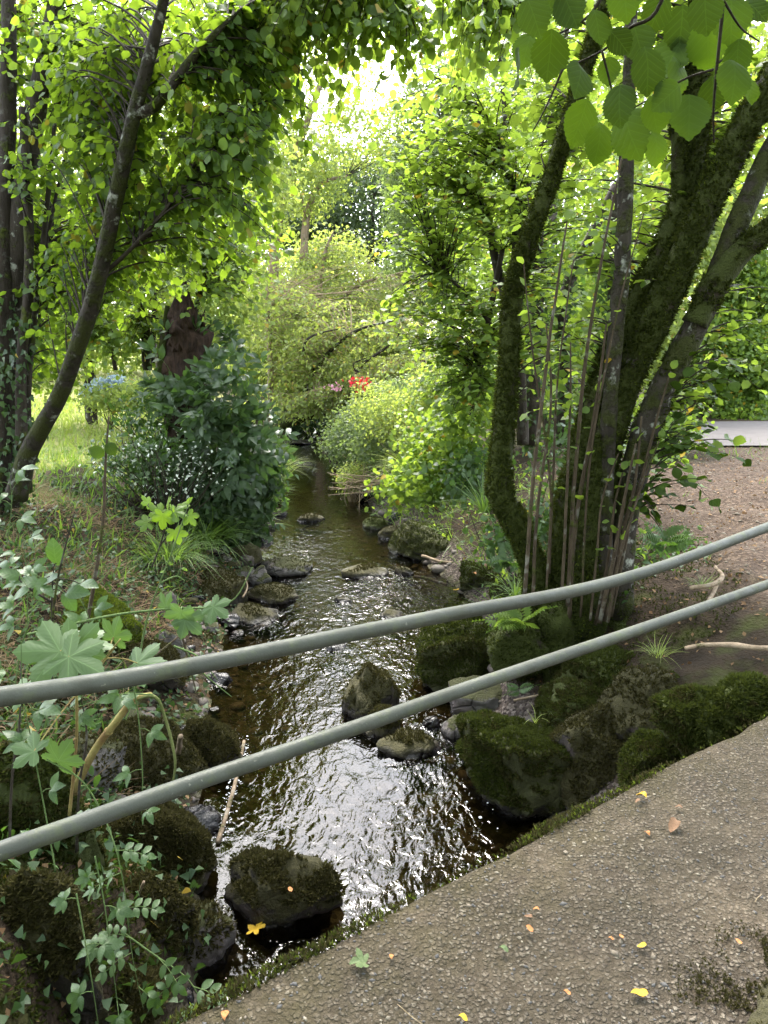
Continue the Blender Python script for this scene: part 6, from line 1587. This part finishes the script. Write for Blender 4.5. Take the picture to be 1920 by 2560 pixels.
fallen(1455, 1790, .008, .075, 'leaf_brown', 'largest brown dead leaf on the deck', 2.4, None, 1)
fallen(1381, 2147, .010, .050, 'leaf_yellow', 'bright yellow leaf lowest on the deck', 1.4)
fallen(1386, 2045, .010, .032, 'leaf_yellow', 'small bright yellow leaf in the middle of the deck', 1.7)
fallen(1342, 2024, .010, .022, 'leaf_orange', 'little peach leaf scrap left of the small yellow leaf', .2)
fallen(1320, 2028, .010, .018, 'leaf_orange', 'tiny pink scrap beside the peach scrap', 1.0)
fallen(1143, 2008, .010, .034, 'leaf_orange', 'rusty orange folded leaf on the left part of the deck', .6, curl=1)
fallen(1141, 1982, .010, .030, 'leaf_brown', 'tan leaf just above the rusty folded one', 1.1)
fallen(1158, 1965, .010, .022, 'leaf_orange', 'pale orange sliver above the tan leaf', 1.4)
fallen(1088, 2052, .010, .034, 'leaf_green', 'flat dull green leaf on the deck left of centre', .9)
fallen(768, 2083, .006, .062, 'leaf_green', 'crumpled dark green leaf near the mossy edge at the lower left', 1.6, T_MAPLE[1:2], 1)
fallen(845, 2068, .006, .026, 'leaf_orange', 'pink orange leaf beside the crumpled green one', .1)
fallen(487, 2196, .004, .040, 'leaf_orange', 'orange leaf standing at the bottom corner of the mossy edge', .1, curl=1)
fallen(1466, 1745, .010, .030, 'leaf_brown', 'narrow straw coloured leaf above the big brown leaf', 1.2)
fallen(1690, 1900, .010, .030, 'leaf_brown', 'brown leaf at the right border of the deck', 1.2)
fallen(1595, 2035, .010, .026, 'leaf_orange', 'dark orange scrap on the right part of the deck', .4)
fallen(1225, 2145, .010, .024, 'leaf_orange', 'peach scrap left of the lowest yellow leaf', .9)
fallen(1000, 2200, .010, .030, 'leaf_yellow', 'pale yellow scrap at the lower edge of the deck', .9)
fallen(545, 2006, WL + .012, .105, 'leaf_yellow', 'yellow leaf afloat below the squat boulder', 1.0, T_MAPLE[2:3])
fallen(548, 1978, WL + .012, .060, 'leaf_orange', 'pale orange leaf caught in the current beside the squat boulder', .5)
fallen(627, 1922, -.83, .045, 'leaf_orange', 'orange leaf lying on the squat boulder', .5)
fallen(1045, 1225, -.98, .13, 'leaf_brown', 'brown dead leaf on the flat mossy slab', .5)
fallen(1025, 1240, -1.0, .07, 'leaf_orange', 'red brown leaf on the flat mossy slab front', .5)
fallen(985, 1275, -1.17, .09, 'leaf_yellow', 'pale leaf on the gravel shore', 1.5)
fallen(100, 1700, -.4, .04, 'leaf_yellow', 'small yellow leaf in the left undergrowth below the upper rail', .4)
# twigs and straws on the deck
for k in range(26):
    s_, t_ = R.uniform(-.2, 3.0), R.uniform(.08, 1.7)
    p = np.array([E0[0] + ED[0] * s_ + EN[0] * t_, E0[1] + ED[1] * s_ + EN[1] * t_, .009]); a = R.uniform(0, 3.14); l = R.uniform(.015, .05)
    d_ = np.array([math.cos(a), math.sin(a), 0]) * l
    o = solo('straw', Geo().add(*tube(np.array([p - d_, p + R.normal(0, .002, 3) * [1, 1, 0], p + d_]), [.0013, .0008], 5)), M['twig_pale' if k % 3 else 'shoot'], 'short straw or twig lying on the bridge deck', 'straw', p, 'straws scattered on the deck')
# flecks of foam on the dark pool by the bridge and a broken line of white water
n = 230
tt = R.random(n) ** .8
c = np.array([onz(*np.array([470 + 58 * t_ + R.normal(0, 9), 1830 - 230 * t_ + R.normal(0, 10)]), WL) for t_ in tt]); c[:, 2] = WL + .012
c2 = np.array([onz(u, v, WL + .008) for u, v in zip(R.uniform(950, 1180, 26), R.uniform(1600, 1800, 26))])
P = np.vstack([c, c2])
g = Geo().scatter((ICO[0][0] * [1, 1, .4], [ICO[0][1]]), P, R.normal(size=P.shape) * [1, 1, .1], np.tile(UP, (len(P), 1)), np.append(R.gamma(2, .0015, n) + .0012, R.gamma(2, .0022, 26) + .002))
stuff('foam', g, M['foam'])
